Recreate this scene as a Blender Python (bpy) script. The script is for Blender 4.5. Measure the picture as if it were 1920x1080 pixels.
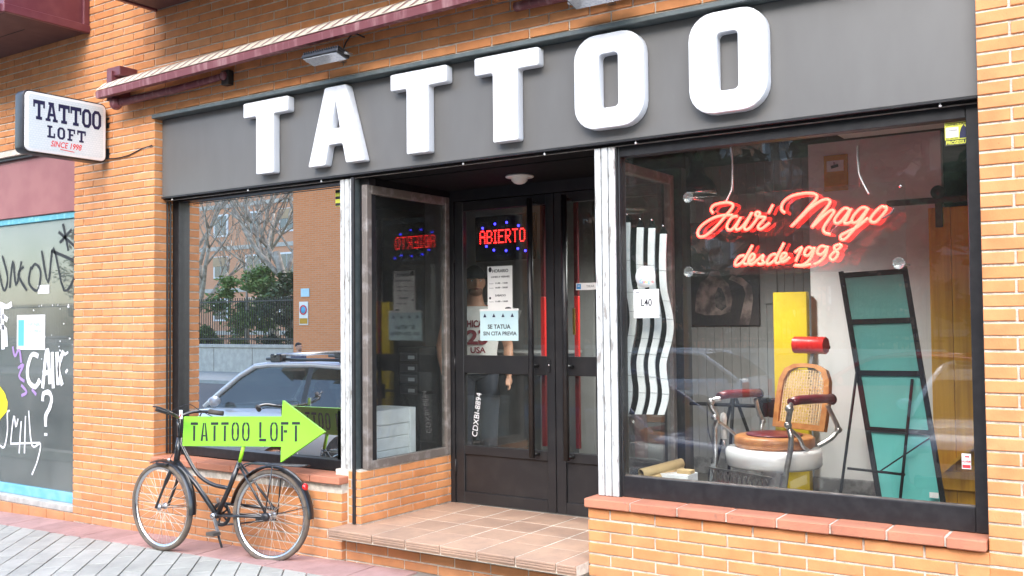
import bpy, math, random
from mathutils import Vector as V, Matrix
random.seed(11)
for o in list(bpy.data.objects): bpy.data.objects.remove(o)
sc = bpy.context.scene; COL = sc.collection
pi = math.pi; rad = math.radians

# ---------------------------------------------------------------- camera
CP = V((6.1014, -4.4228, 1.5394)); FPX = 1836.44
YAW, PIT, ROL = 0.5928, 0.0342, -0.0095
Fw = V((-math.sin(YAW)*math.cos(PIT), math.cos(YAW)*math.cos(PIT), math.sin(PIT)))
R0 = V((math.cos(YAW), math.sin(YAW), 0)); U0 = R0.cross(Fw)
Rt = math.cos(ROL)*R0 + math.sin(ROL)*U0; Up = -math.sin(ROL)*R0 + math.cos(ROL)*U0
cd = bpy.data.cameras.new('camera'); cam = bpy.data.objects.new('camera', cd); COL.objects.link(cam)
cam.matrix_world = Matrix(((Rt.x, Up.x, -Fw.x, CP.x), (Rt.y, Up.y, -Fw.y, CP.y), (Rt.z, Up.z, -Fw.z, CP.z), (0, 0, 0, 1)))
cd.sensor_width = 36; cd.lens = 36*FPX/1920; cd.clip_start = .05; cd.clip_end = 400
sc.camera = cam
# ---------------------------------------------------------------- sky, sun, exposure
SUN_EL, SUN_AZ = 33, 168          # azimuth measured from +Y clockwise; the sun stands over the street, in front of the shop
w = bpy.data.worlds.new('World'); sc.world = w; w.use_nodes = True
nt = w.node_tree; bg = nt.nodes['Background']
sky = nt.nodes.new('ShaderNodeTexSky'); sky.sky_type = 'NISHITA'; sky.sun_disc = False
sky.sun_elevation = rad(SUN_EL); sky.sun_rotation = rad(SUN_AZ); sky.air_density = 1.0; sky.dust_density = 1.5; sky.ozone_density = 1.0
nt.links.new(sky.outputs[0], bg.inputs[0]); bg.inputs[1].default_value = .15
sd = bpy.data.lights.new('sun', 'SUN'); so = bpy.data.objects.new('sun', sd); COL.objects.link(so)
sd.energy = 1.2; sd.angle = rad(80); sd.color = (1, .985, .965)
_d = V((math.sin(rad(SUN_AZ))*math.cos(rad(SUN_EL)), math.cos(rad(SUN_AZ))*math.cos(rad(SUN_EL)), math.sin(rad(SUN_EL))))
so.rotation_euler = (-_d).to_track_quat('-Z', 'Y').to_euler(); so.location = _d*30
vs = sc.view_settings; vs.view_transform = 'Standard'; vs.look = 'None'; vs.gamma = 1; vs.exposure = 2.42; vs.use_curve_mapping = False
cy = sc.cycles; cy.use_denoising = True; cy.max_bounces = 8; cy.transparent_max_bounces = 16; cy.glossy_bounces = 4; cy.diffuse_bounces = 4
cy.sample_clamp_indirect = 6; cy.caustics_reflective = False; cy.caustics_refractive = False

# ---------------------------------------------------------------- helpers
def ray(px, py): return Fw + Rt*((px-960)/FPX) - Up*((py-540)/FPX)
def at(px, py, Y=0.0):            # the point of the plane Y seen at that place of the photograph
    d = ray(px, py); return CP + d*((Y-CP.y)/d.y)
def atX(px, py, X): d = ray(px, py); return CP + d*((X-CP.x)/d.x)
def atZ(px, py, Z): d = ray(px, py); return CP + d*((Z-CP.z)/d.z)
def px_of(p):
    d = V(p)-CP; z = d.dot(Fw); return (960+FPX*d.dot(Rt)/z, 540-FPX*d.dot(Up)/z, z)

class MB:
    def __init__(s): s.v = []; s.f = []; s.sm = []
    def add(s, vs, fs, smooth=False):
        n = len(s.v); s.v += [V(p) for p in vs]; s.f += [tuple(i+n for i in q) for q in fs]; s.sm += [smooth]*len(fs); return s
    def box(s, x0, x1, y0, y1, z0, z1):
        return s.add([(x0,y0,z0),(x1,y0,z0),(x1,y1,z0),(x0,y1,z0),(x0,y0,z1),(x1,y0,z1),(x1,y1,z1),(x0,y1,z1)],
                     [(0,3,2,1),(4,5,6,7),(0,1,5,4),(1,2,6,5),(2,3,7,6),(3,0,4,7)])
    def rbox(s, x0, x1, y0, y1, z0, z1, c=.004):      # box with chamfered edges
        X=(x0,x1);Y=(y0,y1);Z=(z0,z1); vs=[]; idx={}
        for i in (0,1):
            for j in (0,1):
                for k in (0,1):
                    a,b,d=X[i],Y[j],Z[k]; sx,sy,sz=(c if i==0 else -c),(c if j==0 else -c),(c if k==0 else -c)
                    for t,p in enumerate(((a,b+sy,d+sz),(a+sx,b,d+sz),(a+sx,b+sy,d))): idx[i,j,k,t]=len(vs); vs.append(p)
        g=lambda *q:[idx[t] for t in q]; fs=[]
        fs.append(g((0,0,0,0),(0,0,1,0),(0,1,1,0),(0,1,0,0))); fs.append(g((1,0,0,0),(1,1,0,0),(1,1,1,0),(1,0,1,0)))
        fs.append(g((0,0,0,1),(1,0,0,1),(1,0,1,1),(0,0,1,1))); fs.append(g((0,1,0,1),(0,1,1,1),(1,1,1,1),(1,1,0,1)))
        fs.append(g((0,0,0,2),(0,1,0,2),(1,1,0,2),(1,0,0,2))); fs.append(g((0,0,1,2),(1,0,1,2),(1,1,1,2),(0,1,1,2)))
        for i in (0,1):
            for j in (0,1):
                q=g((i,j,0,0),(i,j,0,1),(i,j,1,1),(i,j,1,0)); fs.append(q if i==j else q[::-1])
        for i in (0,1):
            for k in (0,1):
                q=g((i,0,k,0),(i,1,k,0),(i,1,k,2),(i,0,k,2)); fs.append(q if i==k else q[::-1])
        for j in (0,1):
            for k in (0,1):
                q=g((0,j,k,1),(0,j,k,2),(1,j,k,2),(1,j,k,1)); fs.append(q if j==k else q[::-1])
        for i in (0,1):
            for j in (0,1):
                for k in (0,1):
                    q=g((i,j,k,0),(i,j,k,1),(i,j,k,2)); fs.append(q if (i+j+k)%2==1 else q[::-1])
        return s.add(vs, fs)
    def bar(s, a, b, w, h=None, up=(0,0,1)):          # box between two points
        a=V(a); b=V(b); h=h or w; d=(b-a).normalized(); u=V(up)
        if abs(d.dot(u))>.98: u=V((1,0,0))
        x=d.cross(u).normalized()*w/2; y=x.cross(d).normalized()*h/2
        p=[a-x-y,a+x-y,a+x+y,a-x+y,b-x-y,b+x-y,b+x+y,b-x+y]
        return s.add(p,[(3,2,1,0),(4,5,6,7),(0,1,5,4),(1,2,6,5),(2,3,7,6),(3,0,4,7)])
    def tube(s, pts, r, n=8, closed=False, flat=1.0):
        pts=[V(p) for p in pts]; m=len(pts); rs=r if isinstance(r,(list,tuple)) else [r]*m
        rings=[]; prev=None
        for i,p in enumerate(pts):
            a=pts[(i-1)%m] if (i or closed) else p; b=pts[(i+1)%m] if (i<m-1 or closed) else p
            t=(b-a); t=t.normalized() if t.length>1e-9 else V((0,0,1))
            if prev is None:
                u=V((0,0,1)) if abs(t.z)<.9 else V((1,0,0)); x=t.cross(u).normalized()
            else:
                x=prev-t*prev.dot(t); x=x.normalized() if x.length>1e-6 else t.cross(V((0,0,1))).normalized()
            prev=x; y=t.cross(x)
            rings.append([p+(x*math.cos(2*pi*k/n)+y*math.sin(2*pi*k/n)*flat)*rs[i] for k in range(n)])
        vs=[q for rr in rings for q in rr]; fs=[]
        for i in range(m if closed else m-1):
            j=(i+1)%m
            for k in range(n): fs.append((i*n+k,i*n+(k+1)%n,j*n+(k+1)%n,j*n+k))
        s.add(vs,fs,True)
        if not closed:
            b=len(s.v)-len(vs); s.f.append(tuple(b+k for k in range(n))[::-1]); s.f.append(tuple(b+(m-1)*n+k for k in range(n))); s.sm+=[False]*2
        return s
    def lathe(s, prof, c=(0,0,0), n=24, ax=None, smooth=True, arc=None):
        c=V(c); A=ax or Matrix.Identity(3); m=len(prof); vs=[]; fs=[]
        for r,z in prof:
            for k in range(n): vs.append(c+A@V((r*math.cos(2*pi*k/n),r*math.sin(2*pi*k/n),z)))
        for i in range(m-1):
            for k in range(n): fs.append((i*n+k,i*n+(k+1)%n,(i+1)*n+(k+1)%n,(i+1)*n+k))
        return s.add(vs,fs,smooth)
    def ball(s, c, r, n=10, sc_=(1,1,1), smooth=True):
        m=max(4,n//2+1); vs=[];fs=[]; c=V(c)
        for i in range(m+1):
            a=pi*i/m
            for k in range(n): b=2*pi*k/n; vs.append(c+V((r*sc_[0]*math.sin(a)*math.cos(b),r*sc_[1]*math.sin(a)*math.sin(b),-r*sc_[2]*math.cos(a))))
        for i in range(m):
            for k in range(n): fs.append((i*n+k,i*n+(k+1)%n,(i+1)*n+(k+1)%n,(i+1)*n+k))
        return s.add(vs,fs,smooth)
    def prism(s, poly, o, u, v, d):                   # polygon in the plane o + a*u + b*v, swept along the vector d
        o=V(o);u=V(u);v=V(v);d=V(d); n=len(poly); p=[o+u*a+v*b for a,b in poly]
        s.add(p+[q+d for q in p],[tuple(range(n)),tuple(range(2*n-1,n-1,-1))]+[(i,i+n,(i+1)%n+n,(i+1)%n) for i in range(n)]); return s
    def xform(s, M):
        s.v=[M@p for p in s.v]; return s
    def mesh(s, name, off=V((0,0,0))):
        me=bpy.data.meshes.new(name); me.from_pydata([tuple(p-off) for p in s.v],[],s.f); me.polygons.foreach_set('use_smooth',s.sm); me.update()
        return me
    def build(s, name, m, parent=None, local=False, fix=True):
        if parent is None:
            if s.v:
                xs=[p.x for p in s.v]; ys=[p.y for p in s.v]; zs=[p.z for p in s.v]
                off=V(((min(xs)+max(xs))/2,(min(ys)+max(ys))/2,min(zs)))
            else: off=V((0,0,0))
            if local: off=V((0,0,0))
        else:
            off=V((0,0,0)) if local else ORG.get(parent.name,V((0,0,0)))
        me=s.mesh(name,off)
        if fix: fixn(me)
        me.materials.append(MAT[m] if isinstance(m,str) else m)
        o=bpy.data.objects.new(name,me); COL.objects.link(o)
        if parent is None: o.location=off; ORG[o.name]=off
        else:
            o.parent=parent; ORG[o.name]=off if not local else V((0,0,0))
        return o
import bmesh
def fixn(me):
    b=bmesh.new(); b.from_mesh(me); bmesh.ops.recalc_face_normals(b,faces=b.faces); b.to_mesh(me); b.free()
ORG={}; MAT={}
def thing(name, label, cat, loc=(0,0,0), group=None, rz=0):
    o=bpy.data.objects.new(name,None); COL.objects.link(o); o.location=loc; o.rotation_euler=(0,0,rz); o.empty_display_size=.1
    ORG[o.name]=V(loc); return tag(o,label,cat,group)
def tag(o, label, cat, group=None):
    o['label']=label; o['category']=cat
    if group: o['group']=group
    return o
def struct(o): o['kind']='structure'; return o
def copy_tree(o, parent=None):
    c=o.copy(); COL.objects.link(c); c.parent=parent
    for ch in o.children: copy_tree(ch,c)
    return c
def mesh_obj(name, me, m, parent=None, loc=None):
    me.materials.clear(); me.materials.append(MAT[m] if isinstance(m,str) else m)
    o=bpy.data.objects.new(name,me); COL.objects.link(o)
    if parent: o.parent=parent
    if loc is not None: o.location=loc
    return o
def curve_mesh(ob):
    COL.objects.link(ob); bpy.context.view_layer.update()
    me=bpy.data.meshes.new_from_object(ob.evaluated_get(bpy.context.evaluated_depsgraph_get()))
    cu=ob.data; bpy.data.objects.remove(ob); bpy.data.curves.remove(cu); return me
def text_mesh(s, size, M, depth=.0008, bold=0, wid=None, align='CENTER', shear=0):
    cu=bpy.data.curves.new('t','FONT'); cu.body=s; cu.size=size; cu.extrude=depth; cu.offset=bold*size; cu.align_x=align; cu.resolution_u=3; cu.shear=shear
    me=curve_mesh(bpy.data.objects.new('t',cu))
    if wid and len(me.vertices):
        xs=[v.co.x for v in me.vertices]; k=wid/(max(xs)-min(xs)); me.transform(Matrix.Diagonal((k,1,1,1)))
    me.transform(M); return me
def MY(x, y, z): return Matrix.Translation((x,y,z))@Matrix.Rotation(pi/2,4,'X')                     # faces -Y
def MX(x, y, z): return Matrix.Translation((x,y,z))@Matrix.Rotation(pi/2,4,'Z')@Matrix.Rotation(pi/2,4,'X')   # faces +X
def text(name, s, size, M, m, parent, **k):
    me=text_mesh(s,size,M,**k); me.transform(Matrix.Translation(-ORG.get(parent.name,V((0,0,0))))); me.name=name
    return mesh_obj(name,me,m,parent)
def shape_mesh(loops, extr, bev, M):
    cu=bpy.data.curves.new('c','CURVE'); cu.dimensions='2D'; cu.fill_mode='BOTH'; cu.extrude=extr; cu.bevel_depth=bev; cu.bevel_resolution=2; cu.offset=-bev
    for lp in loops:
        sp=cu.splines.new('POLY'); sp.points.add(len(lp)-1); sp.use_cyclic_u=True
        for i,(a,b) in enumerate(lp): sp.points[i].co=(a,b,0,1)
    me=curve_mesh(bpy.data.objects.new('c',cu)); me.transform(M); return me
def rrect(x0,x1,y0,y1,r,n=5):
    o=[]
    for cx_,cy_,a0 in ((x1-r,y1-r,0),(x0+r,y1-r,90),(x0+r,y0+r,180),(x1-r,y0+r,270)):
        for i in range(n+1): a=rad(a0+90*i/n); o.append((cx_+r*math.cos(a),cy_+r*math.sin(a)))
    return o
def smoothline(pts, n=6):
    P=[V(p) for p in pts]; out=[]
    for i in range(len(P)-1):
        a=P[max(i-1,0)];b=P[i];c=P[i+1];d=P[min(i+2,len(P)-1)]
        for k in range(n):
            t=k/n; out.append(.5*((2*b)+(c-a)*t+(2*a-5*b+4*c-d)*t*t+(3*b-a-3*c+d)*t**3))
    out.append(P[-1]); return out

# ---------------------------------------------------------------- materials
def newmat(name):
    m=bpy.data.materials.new(name); m.use_nodes=True; MAT[name]=m; t=m.node_tree
    return m,t,t.nodes['Principled BSDF'],t.nodes.new,t.links.new
def setc(s,c): s.default_value=(c[0],c[1],c[2],1)
def mat(name, col, rough=.55, col2=None, scale=12, lo=.4, hi=.65, bump=0, bscale=80, metal=0, spec=.5, coat=0, emit=None, estr=0, stretch=None, alpha=None):
    m,t,b,N,L=newmat(name); setc(b.inputs['Base Color'],col); b.inputs['Roughness'].default_value=rough; b.inputs['Metallic'].default_value=metal
    b.inputs['Specular IOR Level'].default_value=spec; b.inputs['Coat Weight'].default_value=coat
    if col2 or bump:
        tc=N('ShaderNodeTexCoord'); src=tc.outputs['Object']
        if stretch:
            mp=N('ShaderNodeMapping'); mp.inputs['Scale'].default_value=stretch; L(src,mp.inputs[0]); src=mp.outputs[0]
    if col2:
        n=N('ShaderNodeTexNoise'); n.inputs['Scale'].default_value=scale; n.inputs['Detail'].default_value=6; L(src,n.inputs['Vector'])
        r=N('ShaderNodeValToRGB'); r.color_ramp.elements[0].position=lo; r.color_ramp.elements[1].position=hi
        setc_(r.color_ramp.elements[0],col); setc_(r.color_ramp.elements[1],col2); L(n.outputs['Fac'],r.inputs[0]); L(r.outputs[0],b.inputs['Base Color'])
    if bump:
        n=N('ShaderNodeTexNoise'); n.inputs['Scale'].default_value=bscale; n.inputs['Detail'].default_value=5; L(src,n.inputs['Vector'])
        u=N('ShaderNodeBump'); u.inputs['Strength'].default_value=bump; u.inputs['Distance'].default_value=.01; L(n.outputs['Fac'],u.inputs['Height']); L(u.outputs[0],b.inputs['Normal'])
    if emit: setc(b.inputs['Emission Color'],emit); b.inputs['Emission Strength'].default_value=estr
    return m
def setc_(e,c): e.color=(c[0],c[1],c[2],1)
def glass(name, f0, tint=(1,1,1), rough=0.0, dust=0.0):
    m=bpy.data.materials.new(name); m.use_nodes=True; MAT[name]=m; t=m.node_tree; t.nodes.clear(); N=t.nodes.new; L=t.links.new
    o=N('ShaderNodeOutputMaterial'); tr=N('ShaderNodeBsdfTransparent'); setc(tr.inputs[0],tint); gl=N('ShaderNodeBsdfGlossy'); gl.inputs['Roughness'].default_value=rough
    lw=N('ShaderNodeLayerWeight'); lw.inputs[0].default_value=.5
    p=N('ShaderNodeMath'); p.operation='POWER'; p.inputs[1].default_value=5; L(lw.outputs['Facing'],p.inputs[0])
    q=N('ShaderNodeMath'); q.operation='MULTIPLY_ADD'; q.inputs[1].default_value=1-f0; q.inputs[2].default_value=f0; L(p.outputs[0],q.inputs[0])
    mx=N('ShaderNodeMixShader'); L(q.outputs[0],mx.inputs[0]); L(tr.outputs[0],mx.inputs[1]); L(gl.outputs[0],mx.inputs[2])
    out=mx.outputs[0]
    if dust:
        df=N('ShaderNodeBsdfDiffuse'); setc(df.inputs[0],(.75,.75,.72)); m2=N('ShaderNodeMixShader')
        tc=N('ShaderNodeTexCoord'); n=N('ShaderNodeTexNoise'); n.inputs['Scale'].default_value=2.2; n.inputs['Detail'].default_value=8; L(tc.outputs['Object'],n.inputs['Vector'])
        k=N('ShaderNodeMath'); k.operation='MULTIPLY'; k.inputs[1].default_value=dust*2; L(n.outputs['Fac'],k.inputs[0]); L(k.outputs[0],m2.inputs[0]); L(out,m2.inputs[1]); L(df.outputs[0],m2.inputs[2]); out=m2.outputs[0]
    L(out,o.inputs[0]); return m

def brick_material():
    m,t,b,N,L=newmat('brick')
    oi=N('ShaderNodeObjectInfo'); at_=N('ShaderNodeAttribute'); at_.attribute_name='rnd'
    ad=N('ShaderNodeMath'); ad.operation='ADD'; L(oi.outputs['Random'],ad.inputs[0]); L(at_.outputs['Fac'],ad.inputs[1])
    fr=N('ShaderNodeMath'); fr.operation='FRACT'; L(ad.outputs[0],fr.inputs[0])
    r=N('ShaderNodeValToRGB'); e=r.color_ramp.elements; e[0].position=0; setc_(e[0],(.57,.228,.086)); e[1].position=1; setc_(e[1],(.67,.320,.145))
    for p_,c in ((.10,(.62,.268,.105)),(.55,(.65,.290,.122)),(.9,(.59,.242,.094))): x=e.new(p_); setc_(x,c)
    L(fr.outputs[0],r.inputs[0])
    ge=N('ShaderNodeNewGeometry'); n=N('ShaderNodeTexNoise'); n.inputs['Scale'].default_value=9; n.inputs['Detail'].default_value=8; L(ge.outputs['Position'],n.inputs['Vector'])
    r2=N('ShaderNodeValToRGB'); r2.color_ramp.elements[0].position=.3; r2.color_ramp.elements[1].position=.62; setc_(r2.color_ramp.elements[0],(.80,.78,.76)); setc_(r2.color_ramp.elements[1],(1.03,1.02,1.0)); L(n.outputs['Fac'],r2.inputs[0])
    mx=N('ShaderNodeMix'); mx.data_type='RGBA'; mx.blend_type='MULTIPLY'; mx.inputs[0].default_value=1; L(r.outputs[0],mx.inputs[6]); L(r2.outputs[0],mx.inputs[7])
    n2=N('ShaderNodeTexNoise'); n2.inputs['Scale'].default_value=110; n2.inputs['Detail'].default_value=3; L(ge.outputs['Position'],n2.inputs['Vector'])
    r3=N('ShaderNodeValToRGB'); r3.color_ramp.elements[0].position=.70; r3.color_ramp.elements[1].position=.76; L(n2.outputs['Fac'],r3.inputs[0])
    m3=N('ShaderNodeMix'); m3.data_type='RGBA'; L(r3.outputs[0],m3.inputs[0]); L(mx.outputs[2],m3.inputs[6]); setc(m3.inputs[7],(.22,.09,.045))
    # street dirt splashed on the lowest courses
    sp=N('ShaderNodeSeparateXYZ'); L(ge.outputs['Position'],sp.inputs[0])
    mr=N('ShaderNodeMapRange'); mr.inputs[1].default_value=.42; mr.inputs[2].default_value=.02; mr.inputs[3].default_value=0; mr.inputs[4].default_value=.55; L(sp.outputs['Z'],mr.inputs[0])
    n4=N('ShaderNodeTexNoise'); n4.inputs['Scale'].default_value=14; n4.inputs['Detail'].default_value=7; L(ge.outputs['Position'],n4.inputs['Vector'])
    mu=N('ShaderNodeMath'); mu.operation='MULTIPLY'; L(mr.outputs[0],mu.inputs[0]); L(n4.outputs['Fac'],mu.inputs[1])
    m4=N('ShaderNodeMix'); m4.data_type='RGBA'; L(mu.outputs[0],m4.inputs[0]); L(m3.outputs[2],m4.inputs[6]); setc(m4.inputs[7],(.36,.20,.15))
    n5=N('ShaderNodeTexNoise'); n5.inputs['Scale'].default_value=2.3; n5.inputs['Detail'].default_value=9; n5.inputs['Roughness'].default_value=.62; L(ge.outputs['Position'],n5.inputs['Vector'])
    r5=N('ShaderNodeValToRGB'); r5.color_ramp.elements[0].position=.58; r5.color_ramp.elements[1].position=.74; L(n5.outputs['Fac'],r5.inputs[0])
    k5=N('ShaderNodeMath'); k5.operation='MULTIPLY'; k5.inputs[1].default_value=.34; L(r5.outputs[0],k5.inputs[0])
    m5=N('ShaderNodeMix'); m5.data_type='RGBA'; L(k5.outputs[0],m5.inputs[0]); L(m4.outputs[2],m5.inputs[6]); setc(m5.inputs[7],(.30,.15,.09))
    L(m5.outputs[2],b.inputs['Base Color'])
    b.inputs['Roughness'].default_value=.78; b.inputs['Specular IOR Level'].default_value=.3
    mp=N('ShaderNodeMapping'); mp.inputs['Scale'].default_value=(1,1,.35); L(ge.outputs['Position'],mp.inputs[0])
    n3=N('ShaderNodeTexNoise'); n3.inputs['Scale'].default_value=160; n3.inputs['Detail'].default_value=4; L(mp.outputs[0],n3.inputs['Vector'])
    u=N('ShaderNodeBump'); u.inputs['Strength'].default_value=.35; u.inputs['Distance'].default_value=.004; L(n3.outputs['Fac'],u.inputs['Height']); L(u.outputs[0],b.inputs['Normal'])
brick_material()
mat('mortar',(.69,.63,.54),.95,(.52,.475,.40),30,bump=.6,bscale=180,spec=.2)
mat('sill_tile',(.46,.175,.10),.6,(.55,.225,.13),9,bump=.15,bscale=120)
mat('step_tile',(.43,.255,.17),.55,(.34,.215,.155),7,.35,.7,bump=.12,bscale=90)
mat('fascia',(.140,.138,.133),.44,(.150,.148,.143),5,.35,.7,metal=.25,spec=.5,stretch=(2,2,.7))
mat('trim_grey',(.10,.125,.125),.45,(.14,.16,.16),20,metal=.3)
mat('black_metal',(.014,.014,.016),.38,(.022,.022,.024),25,bump=.05,bscale=200,spec=.5)
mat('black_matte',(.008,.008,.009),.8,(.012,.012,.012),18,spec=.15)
mat('door_black',(.018,.018,.020),.42,(.028,.027,.028),10,.45,.75,bump=.06,bscale=260)
mat('bronze_frame',(.20,.17,.15),.5,(.34,.31,.29),16,.5,.7,metal=.3,bump=.08)
mat('white_letter',(.74,.755,.79),.4,(.65,.665,.70),7,.45,.8,stretch=(2.5,2.5,.6))
mat('white_paint',(.78,.78,.78),.5,(.70,.70,.69),14)
mat('white_plastic',(.80,.80,.80),.35)
mat('paper',(.80,.80,.78),.8,(.74,.74,.73),8)
mat('paper_blue',(.55,.74,.78),.7,(.44,.64,.70),3)
mat('ink',(.02,.02,.025),.7); mat('ink_grey',(.22,.22,.23),.7)
mat('navy',(.012,.014,.06),.5); mat('red_paint',(.70,.02,.02),.5)
mat('maroon',(.135,.035,.048),.38,(.165,.05,.06),10,bump=.04)
mat('maroon_worn',(.17,.045,.055),.55,(.36,.20,.21),26,.5,.75,stretch=(1,1,.15))
mat('maroon_dull',(.30,.115,.11),.5,(.26,.09,.09),5)
mat('soffit_brown',(.095,.04,.036),.6,(.12,.055,.05),8)
mat('paving_grey',(.44,.44,.41),.85,(.36,.36,.335),5,.35,.7,bump=.3,bscale=140)
mat('paving_red',(.36,.215,.20),.85,(.42,.28,.26),11,.35,.7,bump=.3,bscale=140)
mat('joint',(.27,.26,.235),.95,(.28,.26,.24),40)
mat('cement',(.34,.31,.28),.95,(.45,.41,.37),30,bump=.5,bscale=120)
mat('asphalt',(.085,.085,.088),.9,(.12,.12,.12),40,bump=.4,bscale=220)
mat('lime',(.23,.60,.04),.45,(.26,.65,.05),5,.3,.7,bump=.05,bscale=25); mat('lime_edge',(.30,.62,.02),.5)
mat('bike_black',(.012,.012,.014),.3,coat=.5); mat('rubber',(.055,.046,.040),.85,(.10,.085,.07),14,bump=.15)
mat('tyre_tan',(.15,.115,.085),.85,(.09,.075,.065),18,bump=.15)
mat('chrome',(.62,.62,.62),.22,metal=1); mat('steel',(.55,.55,.56),.32,(.40,.39,.38),30,metal=.9); mat('spoke',(.75,.72,.66),.35,metal=.5)
mat('tail_red',(.65,.012,.012),.25,coat=.6)
mat('wood_orange',(.62,.33,.022),.5,(.46,.22,.015),5,.4,.7,stretch=(6,6,.35))
mat('yellow_board',(.66,.47,.01),.5,(.60,.42,.01),6); mat('wall_white',(.74,.74,.74),.7,(.70,.70,.70),5)
mat('wall_grey',(.31,.31,.305),.7,(.27,.27,.265),6); mat('wall_dark',(.06,.06,.062),.8,(.08,.08,.08),7)
mat('easel_black',(.007,.007,.008),.6,spec=.15)
mat('teal',(.12,.48,.44),.6,(.13,.49,.45),4,spec=.15)
mat('floor_dark',(.10,.095,.09),.5,(.14,.13,.12),9); mat('skirting',(.16,.16,.16),.6,(.30,.30,.30),14,.45,.6)
mat('card',(.56,.40,.20),.8,(.50,.35,.17),12)
mat('skin',(.55,.30,.20),.5,(.50,.26,.17),20); mat('jersey',(.80,.79,.78),.8,bump=.2,bscale=300); mat('jersey_red',(.55,.03,.04),.8); mat('cloth_black',(.015,.015,.017),.85,bump=.2,bscale=200); mat('jeans',(.03,.035,.05),.85)
mat('number_red',(.20,.015,.03),.8)
mat('porcelain',(.84,.85,.85),.12,coat=.6); mat('leather_tan',(.52,.23,.075),.4,(.38,.14,.04),14); mat('leather_red',(.55,.015,.012),.32,(.45,.01,.01),20)
mat('leather_maroon',(.14,.012,.018),.35); mat('cane',(.74,.54,.32),.55,(.64,.44,.24),30)
mat('neon',(1,.3,.2),.4,emit=(3.8,.075,.05),estr=1.0); mat('neon_off',(.16,.12,.13),.3)
mat('led_red',(.6,.02,.02),.4,emit=(2.2,.035,.03),estr=1); mat('led_blue',(.03,.03,.6),.4,emit=(.07,.06,2.2),estr=1)
mat('lamp_white',(.80,.78,.72),.3); mat('lens',(.62,.64,.66),.25,(.45,.47,.5),90,metal=.4)
mat('awning_cream',(.72,.66,.54),.85,(.62,.56,.46),20,bump=.2,bscale=200); mat('awning_stripe',(.22,.12,.12),.85,(.30,.17,.16),20)
mat('blue_frame',(.09,.34,.42),.5,(.22,.50,.56),24,.5,.7); mat('blue_strip',(.14,.40,.54),.6,(.22,.47,.58),10)
mat('stone_white',(.46,.45,.42),.8,(.33,.32,.30),16,bump=.2)
mat('panel_dusty',(.10,.115,.105),.3,(.16,.18,.165),3,.3,.75)
mat('graf_white',(.82,.82,.84),.6); mat('graf_black',(.018,.020,.022),.6); mat('graf_purple',(.35,.22,.48),.6); mat('graf_yellow',(.80,.68,.02),.6)
mat('sticker_yellow',(.70,.72,.08),.5); mat('sticker_blue',(.05,.25,.55),.5); mat('red_print',(.75,.05,.06),.5); mat('blue_print',(.10,.40,.62),.6)
mat('orange_notice',(.60,.30,.015),.7,(.52,.25,.01),8); mat('brass',(.65,.42,.10),.3,metal=.9); mat('red_bar',(.72,.02,.02),.4); mat('poster_dark',(.035,.03,.035),.5,(.07,.055,.055),6)
mat('leaf_dark',(.026,.055,.018),.6,(.055,.10,.026),3,.35,.65); mat('leaf_mid',(.075,.15,.025),.6,(.13,.21,.04),3,.35,.65)
mat('bark',(.28,.24,.19),.95,(.48,.44,.37),6,bump=.5,bscale=20); mat('granite',(.44,.41,.36),.9,(.54,.50,.43),5,bump=.3); mat('iron',(.012,.014,.013),.5)
mat('render_tan',(.46,.33,.20),.9,(.40,.28,.17),1.5); mat('window_glass_far',(.04,.05,.06),.08,spec=.8); mat('roof_grey',(.20,.19,.18),.8)
def far_brick(name, c1, c2, mo, scl):
    m,t,b,N,L=newmat(name); g=N('ShaderNodeTexCoord'); mp=N('ShaderNodeMapping'); mp.inputs['Rotation'].default_value=(pi/2,0,0); L(g.outputs['Object'],mp.inputs[0])
    br=N('ShaderNodeTexBrick'); setc(br.inputs['Color1'],c1); setc(br.inputs['Color2'],c2); setc(br.inputs['Mortar'],mo); br.inputs['Scale'].default_value=scl
    br.inputs['Brick Width'].default_value=1; br.inputs['Row Height'].default_value=.25; br.inputs['Mortar Size'].default_value=.025; L(mp.outputs[0],br.inputs['Vector']); L(br.outputs['Color'],b.inputs['Base Color']); b.inputs['Roughness'].default_value=.9
far_brick('brick_block',(.72,.25,.085),(.66,.22,.07),(.55,.34,.22),4.0)
far_brick('brick_far',(.64,.28,.14),(.58,.25,.12),(.56,.42,.32),4.0)
for nm,c in (('car_silver',(.74,.76,.78)),('car_blue',(.012,.04,.16)),('car_red',(.50,.012,.015)),('car_white',(.74,.75,.76))): mat(nm,c,.25,coat=1.0,metal=.15,spec=.6)
mat('car_glass',(.015,.02,.022),.03,spec=.9); mat('head_lamp',(.6,.62,.64),.1,metal=.5); mat('plate_white',(.78,.78,.76),.4)
glass('glass_mirror',.94,(.20,.23,.23),dust=.014); glass('glass_shop',.075,(.96,.98,.97),dust=.006); glass('glass_side',.07,(.90,.93,.93),dust=.012); glass('glass_door',.06,(.88,.91,.90),dust=.01)
glass('acrylic',.06,(.95,.96,.97),dust=.008); glass('suction',.10,(.85,.88,.9),dust=.12); glass('glass_dusty',.10,(.60,.66,.63),dust=.10)
glass('car_window',.10,(.20,.24,.23))

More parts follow.
